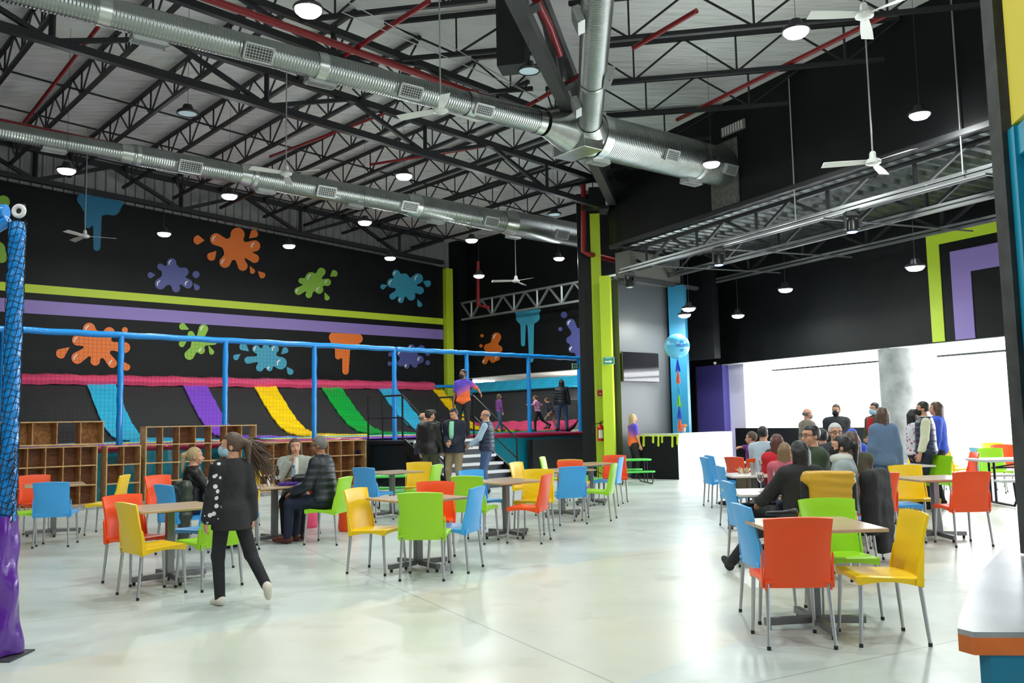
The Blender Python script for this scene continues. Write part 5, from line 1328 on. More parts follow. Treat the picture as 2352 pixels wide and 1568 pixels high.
q = MB(); q.box(fr_o - dK * .55 + Z * 3.35, (.05, 1.1, 4.2 - zb2 + .02), axes=(sK, dK, Z)); q.build('yellow_board', mat('yellow_board_paint', srgb(232, 212, 40), .5), t)
q = MB()
for zz, hh in ((zb2 - .06, .1), (zb2 - .17, .06)): q.box(fr_o - dK * .55 + Z * zz + sK * (.01 if hh == .1 else .04), (.06, 1.1, hh), axes=(sK, dK, Z))
q.box(fr_o + Z * ((zb2 + ZK) / 2) + sK * .0, (.06, .06, zb2 - ZK - .01), axes=(sK, dK, Z)); q.box(fr_o + Z * ((zb2 + ZK) / 2) + sK * .05 - dK * .06, (.05, .05, zb2 - ZK - .01), axes=(sK, dK, Z)); q.build('teal_frame', mat('bright_teal_paint', srgb(20, 150, 185), .4), t)
q = MB(); q.box(fr_o - dK * .5 + sK * .5 + Z * 3.0, (.9, 1.0, .04), axes=(sK, dK, Z)); q.build('inner_shelf', M_GREYB, t)
# microphone on the nearest right table
pm = atz(1800, 1180, .75)
t = thing('microphone', 'black wireless microphone lying on the nearest right table', 'microphone', (pm.x, pm.y, .757), R(-6))
q = MB(); q.tube([(-.13, 0, 0), (.0, 0, .002), (.06, 0, .008)], [.013, .017, .021], 14); q.build('handle', M_BLKPL, t, smooth=True)
q = MB(); q.tube([(.06, 0, .008), (.075, 0, .009), (.095, 0, .01), (.108, 0, .01)], [.022, .026, .024, .01], 14); q.build('grille', mat('dark_grille', (.05, .05, .05), .4, metal=.6), t, smooth=True)
#PART4
# ================================================================== PEOPLE
def cloth(name, col, kind='plain', rough=.8):
    if name in MATS: return MATS[name]
    m = bpy.data.materials.new(name); m.use_nodes = True; nt = m.node_tree; b = nt.nodes['Principled BSDF']; N = nt.nodes.new; L = nt.links.new
    b.inputs['Base Color'].default_value = tuple(col) + (1,); b.inputs['Roughness'].default_value = rough
    tc = N('ShaderNodeTexCoord')
    if kind == 'puffer':
        b.inputs['Roughness'].default_value = .42
        wv = N('ShaderNodeTexWave'); wv.bands_direction = 'Z'; wv.inputs['Scale'].default_value = 3.6; wv.inputs['Distortion'].default_value = 1.2; L(tc.outputs['Object'], wv.inputs['Vector'])
        h = wv.outputs['Fac']; st, di = .8, .008
    else:
        n = N('ShaderNodeTexNoise'); n.inputs['Scale'].default_value = 14 if kind != 'leather' else 8; n.inputs['Detail'].default_value = 4; L(tc.outputs['Object'], n.inputs['Vector']); h = n.outputs['Fac']; st, di = .5, .02
        if kind == 'leather': b.inputs['Roughness'].default_value = .38
    bp = N('ShaderNodeBump'); bp.inputs['Strength'].default_value = st; bp.inputs['Distance'].default_value = di; L(h, bp.inputs['Height']); L(bp.outputs[0], b.inputs['Normal'])
    def mixcol(fac, c2):
        mx = N('ShaderNodeMixRGB'); mx.inputs[1].default_value = tuple(col) + (1,); mx.inputs[2].default_value = tuple(c2) + (1,); L(fac, mx.inputs[0]); L(mx.outputs[0], b.inputs['Base Color'])
    if kind == 'dots':
        vo = N('ShaderNodeTexVoronoi'); vo.inputs['Scale'].default_value = 16; L(tc.outputs['Object'], vo.inputs['Vector'])
        lt = N('ShaderNodeMath'); lt.operation = 'LESS_THAN'; lt.inputs[1].default_value = .3; L(vo.outputs['Distance'], lt.inputs[0])
        sp = N('ShaderNodeSeparateXYZ'); L(tc.outputs['Object'], sp.inputs[0]); l2 = N('ShaderNodeMath'); l2.operation = 'LESS_THAN'; l2.inputs[1].default_value = -.115; L(sp.outputs[0], l2.inputs[0])
        mu = N('ShaderNodeMath'); mu.operation = 'MULTIPLY'; L(lt.outputs[0], mu.inputs[0]); L(l2.outputs[0], mu.inputs[1]); mixcol(mu.outputs[0], (.7, .7, .7))
    if kind == 'leopard' or kind == 'floral':
        vo = N('ShaderNodeTexVoronoi'); vo.inputs['Scale'].default_value = 40 if kind == 'leopard' else 18; L(tc.outputs['Object'], vo.inputs['Vector'])
        lt = N('ShaderNodeMath'); lt.operation = 'LESS_THAN'; lt.inputs[1].default_value = .33; L(vo.outputs['Distance'], lt.inputs[0]); mixcol(lt.outputs[0], (.04, .02, .015) if kind == 'leopard' else (.35, .06, .12))
    if kind == 'staff':   # violet over orange jersey
        sp = N('ShaderNodeSeparateXYZ'); L(tc.outputs['Object'], sp.inputs[0])
        ad = N('ShaderNodeMath'); ad.operation = 'MULTIPLY_ADD'; ad.inputs[1].default_value = .5; L(sp.outputs[0], ad.inputs[0]); L(sp.outputs[2], ad.inputs[2])
        mr = N('ShaderNodeMapRange'); mr.inputs['From Min'].default_value = 1.0; mr.inputs['From Max'].default_value = 1.4; L(ad.outputs[0], mr.inputs['Value'])
        r = N('ShaderNodeValToRGB'); e = r.color_ramp.elements; e[0].color = srgb(245, 110, 50) + (1,); e[1].color = srgb(95, 70, 190) + (1,); e[0].position = .25; e[1].position = .8
        k_ = e.new(.4); k_.color = srgb(190, 95, 150) + (1,); L(mr.outputs[0], r.inputs['Fac']); L(r.outputs[0], b.inputs['Base Color'])
    MATS[name] = m; return m
def ik(a, b, la, lb, pole):
    a = np.array(a, float); b = np.array(b, float); d = b - a; L = np.linalg.norm(d)
    if L > (la + lb) * .995: b = a + d / L * (la + lb) * .995; d = b - a; L = np.linalg.norm(d)
    d /= L; x = (la * la - lb * lb + L * L) / (2 * L); h = math.sqrt(max(la * la - x * x, 0))
    p = np.array(pole, float); p = p - d * (p @ d); p /= max(np.linalg.norm(p), 1e-6); return a + d * x + p * h, b
def Rz(a):
    c, s = math.cos(a), math.sin(a); return np.array([[c, -s, 0], [s, c, 0], [0, 0, 1]])
def Rx(a):
    c, s = math.cos(a), math.sin(a); return np.array([[1, 0, 0], [0, c, -s], [0, s, c]])
HAIRM = {'black': mat('black_hair', (.012, .010, .010), .42, bump=.4, bscale=60), 'brown': mat('brown_hair', (.085, .048, .028), .45, bump=.4, bscale=60), 'light': mat('light_brown_hair', (.22, .13, .06), .5, bump=.4, bscale=60),
 'blonde': mat('blonde_hair', (.42, .30, .15), .5, bump=.4, bscale=60), 'grey': mat('grey_hair', (.16, .15, .14), .55, bump=.4, bscale=60), 'white': mat('white_hair', (.6, .6, .58), .6, bump=.4, bscale=60), 'red': mat('auburn_hair', (.10, .03, .02), .5, bump=.4, bscale=60)}
def hand_parts(wr, d, n):
    """five fingered hand: wrist wr, direction d, palm normal n (palm side)"""
    d = d / np.linalg.norm(d); n = n - d * (n @ d); n = n / max(np.linalg.norm(n), 1e-6); s = np.cross(d, n)
    prim = []
    pc_ = wr + d * .045
    for k_ in (-.022, 0, .022): prim.append((wr + s * k_ * .6, wr + d * .085 + s * k_, .017, .013))
    for k_, L_ in ((-.030, .062), (-.010, .074), (.010, .070), (.030, .054)):
        b0 = wr + d * .088 + s * k_; b1 = b0 + d * L_ * .5 + n * L_ * .22; b2 = b1 + d * L_ * .28 + n * L_ * .38
        prim += [(b0, b1, .0092, .0085), (b1, b2, .0085, .007)]
    b0 = wr + d * .03 - s * .028; b1 = b0 + d * .035 - s * .025 + n * .012; b2 = b1 + d * .03 - s * .002 + n * .014
    prim += [(b0, b1, .012, .0098), (b1, b2, .0098, .008)]
    return prim
def person(label, pos, az, pose='stand', H=1.7, top=None, pants=None, shoes=None, skin=None, hair=('short', 'black'), mask=None, head=(0, 0), lh=None, rh=None, la=None, ra=None, fine=False,
           lean=0., twist=0., fat=1.0, sleeve='long', coat=0.0, z0=0.0, inner=None, extras=None, hem=None, lpole=None, rpole=None, group=None, glasses=False, lk=None, rk=None, hs=1.0, sw=.165):
    coat = coat * .6
    S = H / 1.75; skin = skin or M_SKIN; sit = pose == 'sit'
    t = thing('person', label, 'person', (pos[0], pos[1], z0), -R(az), group)
    pel = np.array([0, 0, .56 if sit else .95]);
    if la is None: la = (-.11, .46, .09) if sit else (-.11, 0, .085)
    if ra is None: ra = (.11, .44, .09) if sit else (.11, .03, .085)
    up_ = .93 if sit else .95
    ch = pel + np.array([0, .34 * math.sin(lean), .34 * math.cos(lean)]); nk = pel + np.array([0, .52 * math.sin(lean), .52 * math.cos(lean)])
    tw = Rz(-twist)
    shL = nk + tw @ np.array([-sw, 0, -.06]); shR = nk + tw @ np.array([sw, 0, -.06])
    hc = nk + np.array([0, .025 + .05 * math.sin(lean), .155 + .10 * (hs - 1)])
    hR = Rz(R(head[0])) @ Rx(R(head[1]))   # yaw left positive, pitch up positive
    hipL, hipR = pel + np.array([-.09, 0, -.03]), pel + np.array([.09, 0, -.03])
    if lh is None: lh = (-.12, .30, .62) if sit else (-.25, .06, .86)
    if rh is None: rh = (.12, .30, .62) if sit else (.25, .06, .86)
    elL, wrL = ik(shL, lh, .28, .25, lpole or (-.5, -1, -.3)); elR, wrR = ik(shR, rh, .28, .25, rpole or (.5, -1, -.3))
    knL, anL = ik(hipL, la, .43, .42, lk or (-.1, 1, .25 if sit else 0)); knR, anR = ik(hipR, ra, .43, .42, rk or (.1, 1, .25 if sit else 0))
    hh = .013 if fine else .019
    f_ = fat
    def torso(P, e=0.0):
        return usm([ell(P, ch + [0, 0, .02], ((.155 * f_ + e), (.105 * f_ + e), .20 + e), None), ell(P, (ch + pel) / 2, (.145 * f_ + e, .112 * f_ + e, .18 + e)), ell(P, pel, (.165 * f_ + e, .122 * f_ + e, .115 + e)), cone(P, shL, shR, .048 + e, .048 + e), cone(P, ch, nk, .09 + e, .06 + e)], .05)
    def arm(P, sh, el, wr, e=0.0, ew=None): ew = e if ew is None else ew; return smin(cone(P, sh, el, .050 + e, .038 + e), cone(P, el, wr, .038 + e, .026 + ew), .02)
    def leg(P, hp, kn, an, e=0.0, ew=None): ew = e if ew is None else ew; return smin(cone(P, hp, kn, .088 * f_ + e, .056 + e), cone(P, kn, an, .054 + e, .036 + ew), .03)
    pts = np.array([pel, ch, nk, shL, shR, elL, elR, wrL, wrR, knL, knR, anL, anR])
    lo, hi = pts.min(0) - .17, pts.max(0) + .17
    lo[2] = max(lo[2], -.02)
    def bodyf(P): return usm([torso(P), arm(P, shL, elL, wrL), arm(P, shR, elR, wrR), leg(P, hipL, knL, anL), leg(P, hipR, knR, anR), cone(P, nk - [0, 0, .03], hc - [0, 0, .04], .058, .05)], .03)
    V = []; Fc = []; MI = []
    def addm(v, f, mi):
        n = sum(len(x) for x in V); V.append(v); Fc.append(f + n if len(f) else f); MI.extend([mi] * len(f))
    lo2, hi2 = lo.copy(), hi.copy(); hi2[2] = hc[2] + .02
    v, f = nets(bodyf, lo2, hi2, hh * 1.15); addm(v, f, 0)
    def hd(P):
        q = (P - hc) @ hR / hs
        return hs * usm([ell(q, (0, -.008, .025), (.073, .093, .093)), ell(q, (0, .022, -.035), (.057, .068, .078)), ell(q, (0, .05, -.085), (.026, .025, .022)), cone(q, np.array([0, .083, .005]), np.array([0, .105, -.03]), .009, .014),
                    ell(q, (.04, .055, -.03), (.022, .02, .022)), ell(q, (-.04, .055, -.03), (.022, .02, .022)), ell(q, (0, .068, .035), (.05, .02, .012)), cone(q, (0, -.02, -.05), (0, -.03, -.15), .05, .055), ell(q, (.074, -.01, -.01), (.009, .018, .03)), ell(q, (-.074, -.01, -.01), (.009, .018, .03)), ell(q, (0, .082, -.058), (.022, .010, .009))], .014)
    v, f = nets(hd, hc - .17, hc + .15, .009 if fine else .012); addm(v, f, 0)
    def tow(q): return hc + hR @ np.array(q, float) * hs
    def blob(c, r, mi, n=8):
        mb = MB(); mb.lathe([(math.sin(math.pi * i / 6), -math.cos(math.pi * i / 6)) for i in range(7)], n)
        v = np.array(mb.v) * np.array(r); v = (v @ hR.T) * hs + tow(c); n0 = sum(len(x) for x in V); V.append(v); Fc.append(np.array([list(x) for x in mb.f]) + n0); MI.extend([mi] * len(mb.f))
    for sx in (-1, 1):
        blob((sx * .031, .076, .012), (.013, .008, .0075), 1); blob((sx * .031, .083, .012), (.006, .003, .006), 2); blob((sx * .033, .083, .032), (.018, .006, .0035), 2)
    blob((0, .0905, -.058), (.021, .006, .0055), 3); 
    for (wr, el, sg) in ((wrL, elL, 1), (wrR, elR, -1)):
        d = wr - el; nrm = np.array([sg * 1.0, .1, -.1]) if not sit else np.array([sg * .3, .1, -1.0]); pr = hand_parts(wr, d, nrm)
        fn = lambda P, pr=pr: usm([cone(P, *q) for q in pr], .007)
        c_ = wr + d / np.linalg.norm(d) * .085; v, f = nets(fn, c_ - .115, c_ + .115, .0065 if fine else .0085); addm(v, f, 0)
    Vs = np.concatenate(V); me = bpy.data.meshes.new('body'); faces = [tuple(int(i) for i in r_) for fc in Fc for r_ in fc]
    me.from_pydata((Vs * S).tolist(), [], faces)
    for m_ in (skin, M_WHITEP, M_EYEW, M_LIP): me.materials.append(m_)
    me.polygons.foreach_set('material_index', MI); me.polygons.foreach_set('use_smooth', [True] * len(faces)); me.update()
    o = bpy.data.objects.new('body', me); COL.objects.link(o); o.parent = t
    def garment(nm, fn, m_, lo_=lo, hi_=hi, h_=None):
        v, f = nets(fn, lo_ - .03, hi_ + .03, h_ or hh)
        if len(f): return mesh_np(nm, v * S, f, m_, t)
    top = top or cloth('dark_cloth', (.02, .02, .022)); pants = pants or cloth('jeans', srgb(50, 60, 90)); shoes = shoes or cloth('black_shoes', (.015, .015, .015))
    hemz = (pel[2] - .03) if hem is None else hem
    cz = .012 + coat
    def topf(P):
        arms_ = []
        for sh, el, wr in ((shL, elL, wrL), (shR, elR, wrR)):
            if sleeve == 'long': arms_.append(arm(P, sh, el, wr - (wr - el) * .06, cz + .006, cz + .006))
            elif sleeve == 'short': arms_.append(cone(P, sh, sh + (el - sh) * .7, .058 + cz, .05 + cz))
            else: arms_.append(cone(P, sh, sh + (el - sh) * .05, .05 + cz, .05 + cz))
        g = usm([torso(P, cz + .004)] + arms_, .03)
        if hemz < pel[2] - .1:
            if sit: g = smin(g, usm([leg(P, hipL, hipL + (knL - hipL) * .4, hipL + (knL - hipL) * .45, cz + .02), leg(P, hipR, hipR + (knR - hipR) * .4, hipR + (knR - hipR) * .45, cz + .02)], .05), .04)
            else: g = smin(g, cone(P, pel, np.array([0, 0, hemz]), .15 + cz, .17 + cz) , .06)
        g = np.maximum(g, hemz - P[:, 2]); g = np.maximum(g, P[:, 2] - (nk[2] + .035 + coat * .6))
        return g
    o = garment('jacket' if coat > .012 else 'shirt', topf, top)
    if inner is not None:
        garment('inner_shirt', lambda P: np.maximum(np.maximum(ell(P, ch + [0, cz * 1.6 + .012, .0], (.062, .122 + cz, .30)), -(P[:, 1] - ch[1] - .03)), np.abs(P[:, 2] - ch[2]) - .19), inner)
    def pf(P):
        g = usm([leg(P, hipL, knL, anL, .012, .018), leg(P, hipR, knR, anR, .012, .018), ell(P, pel - [0, 0, .01], (.172 * f_, .13 * f_, .12))], .03)
        return np.maximum(np.maximum(g, P[:, 2] - pel[2] - .06), .06 - P[:, 2] if not (anL[2] > .2 or anR[2] > .2) else -1 + 0 * P[:, 2])
    garment('trousers', pf, pants)
    for an, kn, nm in ((anL, knL, -1), (anR, knR, 1)):
        sh_ = an - kn; sh_ = sh_ / np.linalg.norm(sh_)
        fwd = np.array([nm * .15, 1., 0]); fwd = fwd - sh_ * (fwd @ sh_) ; fwd /= np.linalg.norm(fwd)
        c0 = an + sh_ * .035
        def sf(P, c0=c0, fwd=fwd, sh_=sh_): return np.maximum(smin(smin(cone(P, c0 - fwd * .03, c0 + fwd * .14 + sh_ * .012, .042, .034), cone(P, c0, c0 - sh_ * .05, .043, .045), .03), cone(P, c0 + fwd * .08, c0 + fwd * .17 + sh_ * .015, .036, .026), .02), ((P - c0) @ sh_) - .047)
        v, f = nets(sf, c0 - .24, c0 + .24, hh * .8); mesh_np('shoe', v * S, f, shoes, t)
    # hair
    st, hcq = hair; hm = HAIRM[hcq]
    def hairf(P):
        q = (P - hc) @ hR / hs
        g = ell(q, (0, -.016, .03), (.083, .102, .104))
        face = np.maximum(np.maximum(q[:, 1] * -1 + .035 + .25 * np.maximum(q[:, 2] - .04, 0) * 0, q[:, 2] - .075), -1)
        cut = np.maximum(.028 - q[:, 1], q[:, 2] - .068 + .0 * q[:, 1])
        g = np.maximum(g, -cut)
        low = {'short': -.045, 'bald': -.03, 'bob': -.12, 'long': -.12, 'pony': -.05, 'bun': -.05}[st]
        g = np.maximum(g, low - q[:, 2])
        if st == 'short' or st == 'bald': g = np.maximum(g, -np.maximum(-.005 - q[:, 1], q[:, 2] + .01) if 0 else -np.maximum(np.maximum(-.02 - q[:, 1] * 1, q[:, 2] - .005), -1))
        if st == 'bald': g = np.maximum(g, q[:, 2] - .035)
        if st in ('bob', 'long'):
            L_ = .17 if st == 'bob' else .36
            ex = usm([cone(q, (-.062, -.03, .02), (-.075, -.03, -L_ * .75), .035, .03), cone(q, (.062, -.03, .02), (.075, -.03, -L_ * .75), .035, .03), cone(q, (0, -.075, .02), (0, -.085, -L_), .06, .05), cone(q, (-.045, -.065, .0), (-.05, -.075, -L_), .045, .035), cone(q, (.045, -.065, .0), (.05, -.075, -L_), .045, .035)], .02)
            g = smin(g, ex, .015)
        if st == 'pony': g = smin(g, usm([cone(q, (0, -.10, .05), (0, -.15, .02), .03, .036), cone(q, (0, -.15, .02), (0, -.16, -.2), .036, .015)], .02), .012)
        if st == 'bun': g = smin(g, ell(q, (0, -.11, .06), (.04, .035, .04)), .01)
        return g
    hl = hc - np.array([.2, .26, .5 if st in ('long',) else .28]); hu = hc + np.array([.2, .2, .17])
    v, f = nets(hairf, hl, hu, .011 if fine else .014)
    if len(f): mesh_np('hair', v * S, f, hm, t)
    if mask:
        def mf(P):
            q = (P - hc) @ hR / hs; g = smin(ell(q, (0, .035, -.045), (.066, .072, .066)), ell(q, (0, .075, -.035), (.03, .042, .05)), .015); return np.maximum(np.maximum(g, .015 - q[:, 1]), q[:, 2] + .012 - .02)
        v, f = nets(mf, hc - .16, hc + .16, .009); mesh_np('face_mask', v * S, f, mask, t)
    if glasses:
        q = MB()
        for sx in (-1, 1):
            q.tube([Vector(tow((sx * .033 + .024 * math.cos(a_), .098, .010 + .018 * math.sin(a_)))) * S for a_ in [i * math.pi / 6 for i in range(13)]], .003 * S, 5)
            q.tube([Vector(tow((sx * .058, .096, .014))) * S, Vector(tow((sx * .082, .0, .010))) * S], .0028 * S, 5)
        q.build('glasses', M_BLKPL, t)
    if extras: extras(t, dict(hc=hc, hR=hR, wrL=wrL, wrR=wrR, elL=elL, elR=elR, nk=nk, ch=ch, pel=pel, S=S, tow=tow, hh=hh, torso=torso))
    return t
C_ = cloth
K_BLK = C_('black_knit', (.014, .014, .015)); K_BLKL = C_('black_leather', (.012, .011, .011), 'leather'); K_NAVY = C_('navy_cloth', (.012, .017, .035)); K_NAVYP = C_('navy_quilt', (.014, .022, .06), 'puffer')
K_PUFF = C_('black_puffer', (.016, .02, .026), 'puffer'); K_GREY = C_('heather_grey_wool', srgb(150, 160, 160)); K_LGREY = C_('pale_grey_fleece', srgb(190, 205, 220)); K_JEAN = C_('blue_denim', srgb(60, 85, 125)); K_DJEAN = C_('dark_denim', srgb(25, 32, 55))
K_KHAKI = C_('khaki_twill', srgb(150, 135, 105)); K_OLIVE = C_('olive_twill', srgb(70, 72, 52)); K_BLAZ = C_('grey_check_blazer', srgb(155, 160, 150)); K_MINT = C_('mint_shirt', srgb(150, 220, 180)); K_STAFF = C_('violet_orange_jersey', (.3, .2, .5), 'staff')
K_PURP = C_('purple_top', srgb(110, 55, 130)); K_RED = C_('red_jacket', srgb(195, 25, 40)); K_PINKB = C_('rose_blazer', srgb(190, 90, 105)); K_GRN = C_('forest_green_jacket', srgb(45, 62, 38)); K_BLUEG = C_('grey_blue_sweater', srgb(95, 120, 150)); K_BLUE = C_('royal_blue_top', srgb(60, 90, 205))
K_CHAR = C_('charcoal_jacket', srgb(45, 48, 52)); K_CREAM = C_('cream_sleeve', srgb(215, 215, 185)); K_FLOR = C_('floral_blouse', srgb(215, 215, 225), 'floral'); K_TAUPE = C_('taupe_blazer', srgb(120, 112, 100)); K_STAR = C_('star_sweater', (.014, .014, .015), 'dots'); K_WHT = C_('cream_knit', srgb(225, 220, 205))
K_PINKF = C_('pink_floral_top', srgb(205, 150, 190), 'floral'); K_BRSH = C_('brown_leather_shoe', srgb(85, 35, 22), 'leather'); K_WSH = C_('cream_flats', srgb(225, 215, 200)); K_LBLUE = C_('light_blue_shirt', srgb(170, 195, 215))
MK_BLK = C_('black_mask', (.012, .012, .014)); MK_BLUE = C_('blue_surgical_mask', srgb(165, 205, 222)); MK_GR = C_('grey_mask', srgb(160, 160, 155))
# walking girl in the foreground
def girl_x(t, k):
    q = MB(); rr = random.Random(9); S = k['S']; 
    for i in range(80):   # wind-blown ponytail strands
        y0, z0_ = -.085 + rr.uniform(-.02, .02), .03 + rr.uniform(-.03, .03); L_ = rr.uniform(.14, .34); dx = rr.uniform(.05, .26); dz = rr.uniform(-.42, .0)
        p = [(rr.uniform(-.02, .02), y0, z0_), (dx * .35, y0 - L_ * .3, z0_ + dz * .15 + .02), (dx * .7, y0 - L_ * .65, z0_ + dz * .5), (dx, y0 - L_, z0_ + dz)]
        q.tube([Vector(k['tow'](a)) * S for a in p], [.012 * S, .012 * S, .008 * S, .002 * S], 5)
    q.build('ponytail', HAIRM['brown'], t, smooth=True)
gp = atz(505, 1394)
person('walking girl with a long ponytail in a black star-sleeved sweater, leggings and cream flats', (gp.x + .06, gp.y + .08), -38, 'stand', 1.42, K_STAR, C_('black_leggings', (.012, .012, .016)), K_WSH, M_SKIN, ('pony', 'brown'), MK_BLUE, head=(62, 0), lh=(-.27, .0, .80), rh=(.22, -.04, .84),
       la=(-.09, .05, .085), ra=(.24, -.36, .22), fine=True, hem=.78, coat=.035, extras=girl_x, rk=(.1, 1, 0), hs=1.14, sw=.14, fat=.86)
# table with drinks
person('blonde woman with a ponytail in black, seated behind the walking girl', (-3.98, 10.85), 60, 'sit', 1.62, K_BLKL, K_DJEAN, None, M_SKIN, ('pony', 'blonde'), None, head=(-10, 0), lh=(-.15, .42, .78), rh=(.12, .40, .78), coat=.02, fine=True, group=None)
def drink(t, k):
    S = k['S']; w = Vector(k['wrR']) * S; q = MB(); c = Vector(k['tow']((.02, .15, -.055))) * S
    q.lathe([(.018, 0), (.03, .02), (.032, .10), (.030, .10), (.028, .02), (0, .015)], 14, tuple(c)); o = q.build('glass', M_GLASS, t, smooth=True)
person('woman in a grey check blazer drinking from a glass, facing the camera', (-3.03, 12.1), 168, 'sit', 1.72, K_BLAZ, K_BLK, None, M_SKIN, ('bob', 'brown'), None, head=(8, 0), rh=(.08, .19, 1.03), lh=(-.15, .36, .80), coat=.022, inner=K_WHT, fine=True, rpole=(.6, 0, -1))
person('grey-haired man with glasses in a black puffer jacket seated facing left', (-2.45, 11.35), -82, 'sit', 1.76, K_PUFF, K_DJEAN, K_BRSH, M_SKIN2, ('short', 'grey'), None, head=(6, -4), lh=(-.16, .36, .66), rh=(.12, .46, .80), coat=.035, fine=True, lean=.12, glasses=True, fat=1.12)
# standing group
person('bald man in a navy jacket standing behind the man in the cap', (-2.05, 19.6), 70, 'stand', 1.76, K_NAVY, K_DJEAN, None, M_SKIN, ('bald', 'grey'), None, coat=.03, hem=.82)
def cap(t, k):
    def fn(P):
        q = (P - k['hc']) @ k['hR']; g = ell(q, (0, .005, .085), (.10, .125, .05)); g = smin(g, ell(q, (0, .11, .062), (.07, .05, .012)), .01); return np.maximum(g, .05 - q[:, 2])
    v, f = nets(fn, k['hc'] - .1, k['hc'] + .2, .011); mesh_np('flat_cap', v * k['S'], f, C_('olive_cap', srgb(85, 82, 70)), t)
person('man in a flat cap and black leather jacket with his back to the camera', (-1.80, 18.7), 20, 'stand', 1.80, K_BLKL, K_OLIVE, None, M_SKIN, ('short', 'black'), None, head=(-35, 0), coat=.035, hem=.84, rh=(.24, .12, .9), extras=cap, fat=1.1)
person('man in a navy jacket over a mint shirt and khaki trousers looking down', (-1.27, 18.7), 200, 'stand', 1.83, K_NAVY, K_KHAKI, None, M_SKIN, ('short', 'black'), None, head=(-8, -22), coat=.04, hem=.84, inner=K_MINT, lh=(-.06, .24, 1.06), rh=(.06, .24, 1.04), fat=1.1)
def vest(t, k, colr=None):
    cz = .04; lo = k['pel'] - .35; hi = k['nk'] + .25
    fn = lambda P: np.maximum(np.maximum(k['torso'](P, cz), (k['pel'][2] - .08) - P[:, 2]), P[:, 2] - k['nk'][2] - .03)
    v, f = nets(lambda P: np.maximum(fn(P), np.abs(P[:, 0]) - .205), lo, hi, k['hh']); mesh_np('quilted_vest', v * k['S'], f, colr or K_NAVYP, t)
person('bald man in a navy vest and jeans facing left beside the stairs', (-.58, 18.7), -80, 'stand', 1.78, K_LBLUE, K_JEAN, None, M_SKIN, ('bald', 'grey'), None, head=(5, -6), coat=.012, rh=(.1, .30, 1.05), lh=(-.14, .33, 1.02), extras=vest, fat=1.08)
pst = UV(13.9, 17.15)
person('staff man in a violet and orange jersey at the top of the stairs', (pst.x, pst.y), 190, 'stand', 1.74, K_STAFF, C_('black_track_pants', (.013, .013, .014)), None, M_SKIN2, ('short', 'black'), MK_BLK, head=(-30, 0), sleeve='short', lh=(-.48, .12, 1.12), rh=(.27, -.02, .86), z0=ZDK + .002, fat=1.1, hem=.86)
# children and woman on the deck
def dk(px, Y): return ((px - CX) / F * Y, Y)
ZP = ZDK + .10
person('girl in a purple top walking on the trampoline deck', dk(1143, 27.0), 60, 'stand', 1.18, K_PURP, K_JEAN, None, M_SKIN, ('long', 'brown'), MK_GR, head=(0, 0), la=(-.1, .2, .085), ra=(.1, -.22, .12), z0=ZP)
person('child in a pink patterned top leaping on the trampoline, arm stretched out', dk(1232, 27.0), -70, 'stand', 1.12, K_PINKF, K_BLK, None, M_SKIN, ('pony', 'brown'), None, lh=(-.42, .30, 1.28), rh=(.3, .1, 1.1), la=(-.1, .12, .085), ra=(.18, -.52, .30), z0=ZP, lean=.2)
person('long-haired woman in a black jacket standing on the trampoline deck, back to us', dk(1288, 27.3), 5, 'stand', 1.60, K_PUFF, K_JEAN, None, M_SKIN, ('long', 'black'), None, coat=.03, z0=ZP, hem=.88, la=(-.16, 0, .085), ra=(.15, 0, .085))
person('child in dark blue stepping behind the woman on the deck', dk(1264, 27.7), -60, 'stand', 1.10, K_NAVY, C_('beige_trousers', srgb(150, 125, 115)), None, M_SKIN, ('short', 'brown'), None, z0=ZP, lean=.5, la=(-.1, .25, .2), ra=(.1, -.2, .085))
person('blonde staff woman in a violet and orange jersey beside the reception counter', dk(1448, 22.6), 75, 'stand', 1.66, K_STAFF, K_BLK, None, M_SKIN, ('long', 'blonde'), None, sleeve='short', hem=.86, lh=(-.2, .1, .9), rh=(.2, .12, .88))
# food area: seated
def sp(px, Y): return ((px - CX) / F * Y, Y)
person('long-haired woman in black seated with her back to the camera', sp(1826, 8.35), -8, 'sit', 1.62, K_BLK, K_BLK, None, M_SKIN, ('long', 'black'), None, head=(15, 0), coat=.03, lh=(-.28, .38, .72), rh=(.2, .3, .72), la=(-.62, .42, .09), fine=True, fat=1.15, hem=.5, lk=(-.6, .6, .4))
person('young woman in a grey sweater and scarf with a black mask, dark ponytail', sp(1925, 8.95), -68, 'sit', 1.66, K_GREY, K_DJEAN, None, M_SKIN, ('pony', 'black'), MK_BLK, head=(5, 3), coat=.028, lh=(-.2, .36, .80), rh=(.1, .38, .80), fine=True,
       extras=lambda t, k: mesh_np('scarf', *(lambda vf: (vf[0] * k['S'], vf[1]))(nets(lambda P: np.maximum(ell(P, k['nk'] + [0, .02, .03], (.12, .12, .075)), -ell(P, k['nk'] + [0, .0, .06], (.05, .05, .1))), k['nk'] - .2, k['nk'] + .2, .013)), C_('pale_scarf', srgb(205, 205, 195)), t))
person('man with tortoiseshell glasses and dark hair in a forest green jacket', sp(1858, 9.75), -95, 'sit', 1.80, K_GRN, K_DJEAN, None, M_SKIN, ('short', 'black'), None, head=(15, 0), coat=.03, glasses=True, fat=1.1, fine=True)
person('short-haired blonde woman in a rose pink blazer seen from behind', sp(1793, 10.6), 12, 'sit', 1.52, K_PINKB, K_BLK, None, M_SKIN, ('bob', 'light'), None, head=(-10, 0), coat=.025, hem=.5)
person('dark-haired woman in a bright red jacket seated beyond the rose blazer', sp(1778, 11.9), 10, 'sit', 1.62, K_RED, K_BLK, None, M_SKIN, ('bob', 'red'), None, head=(-20, 0), coat=.02, hem=.5)
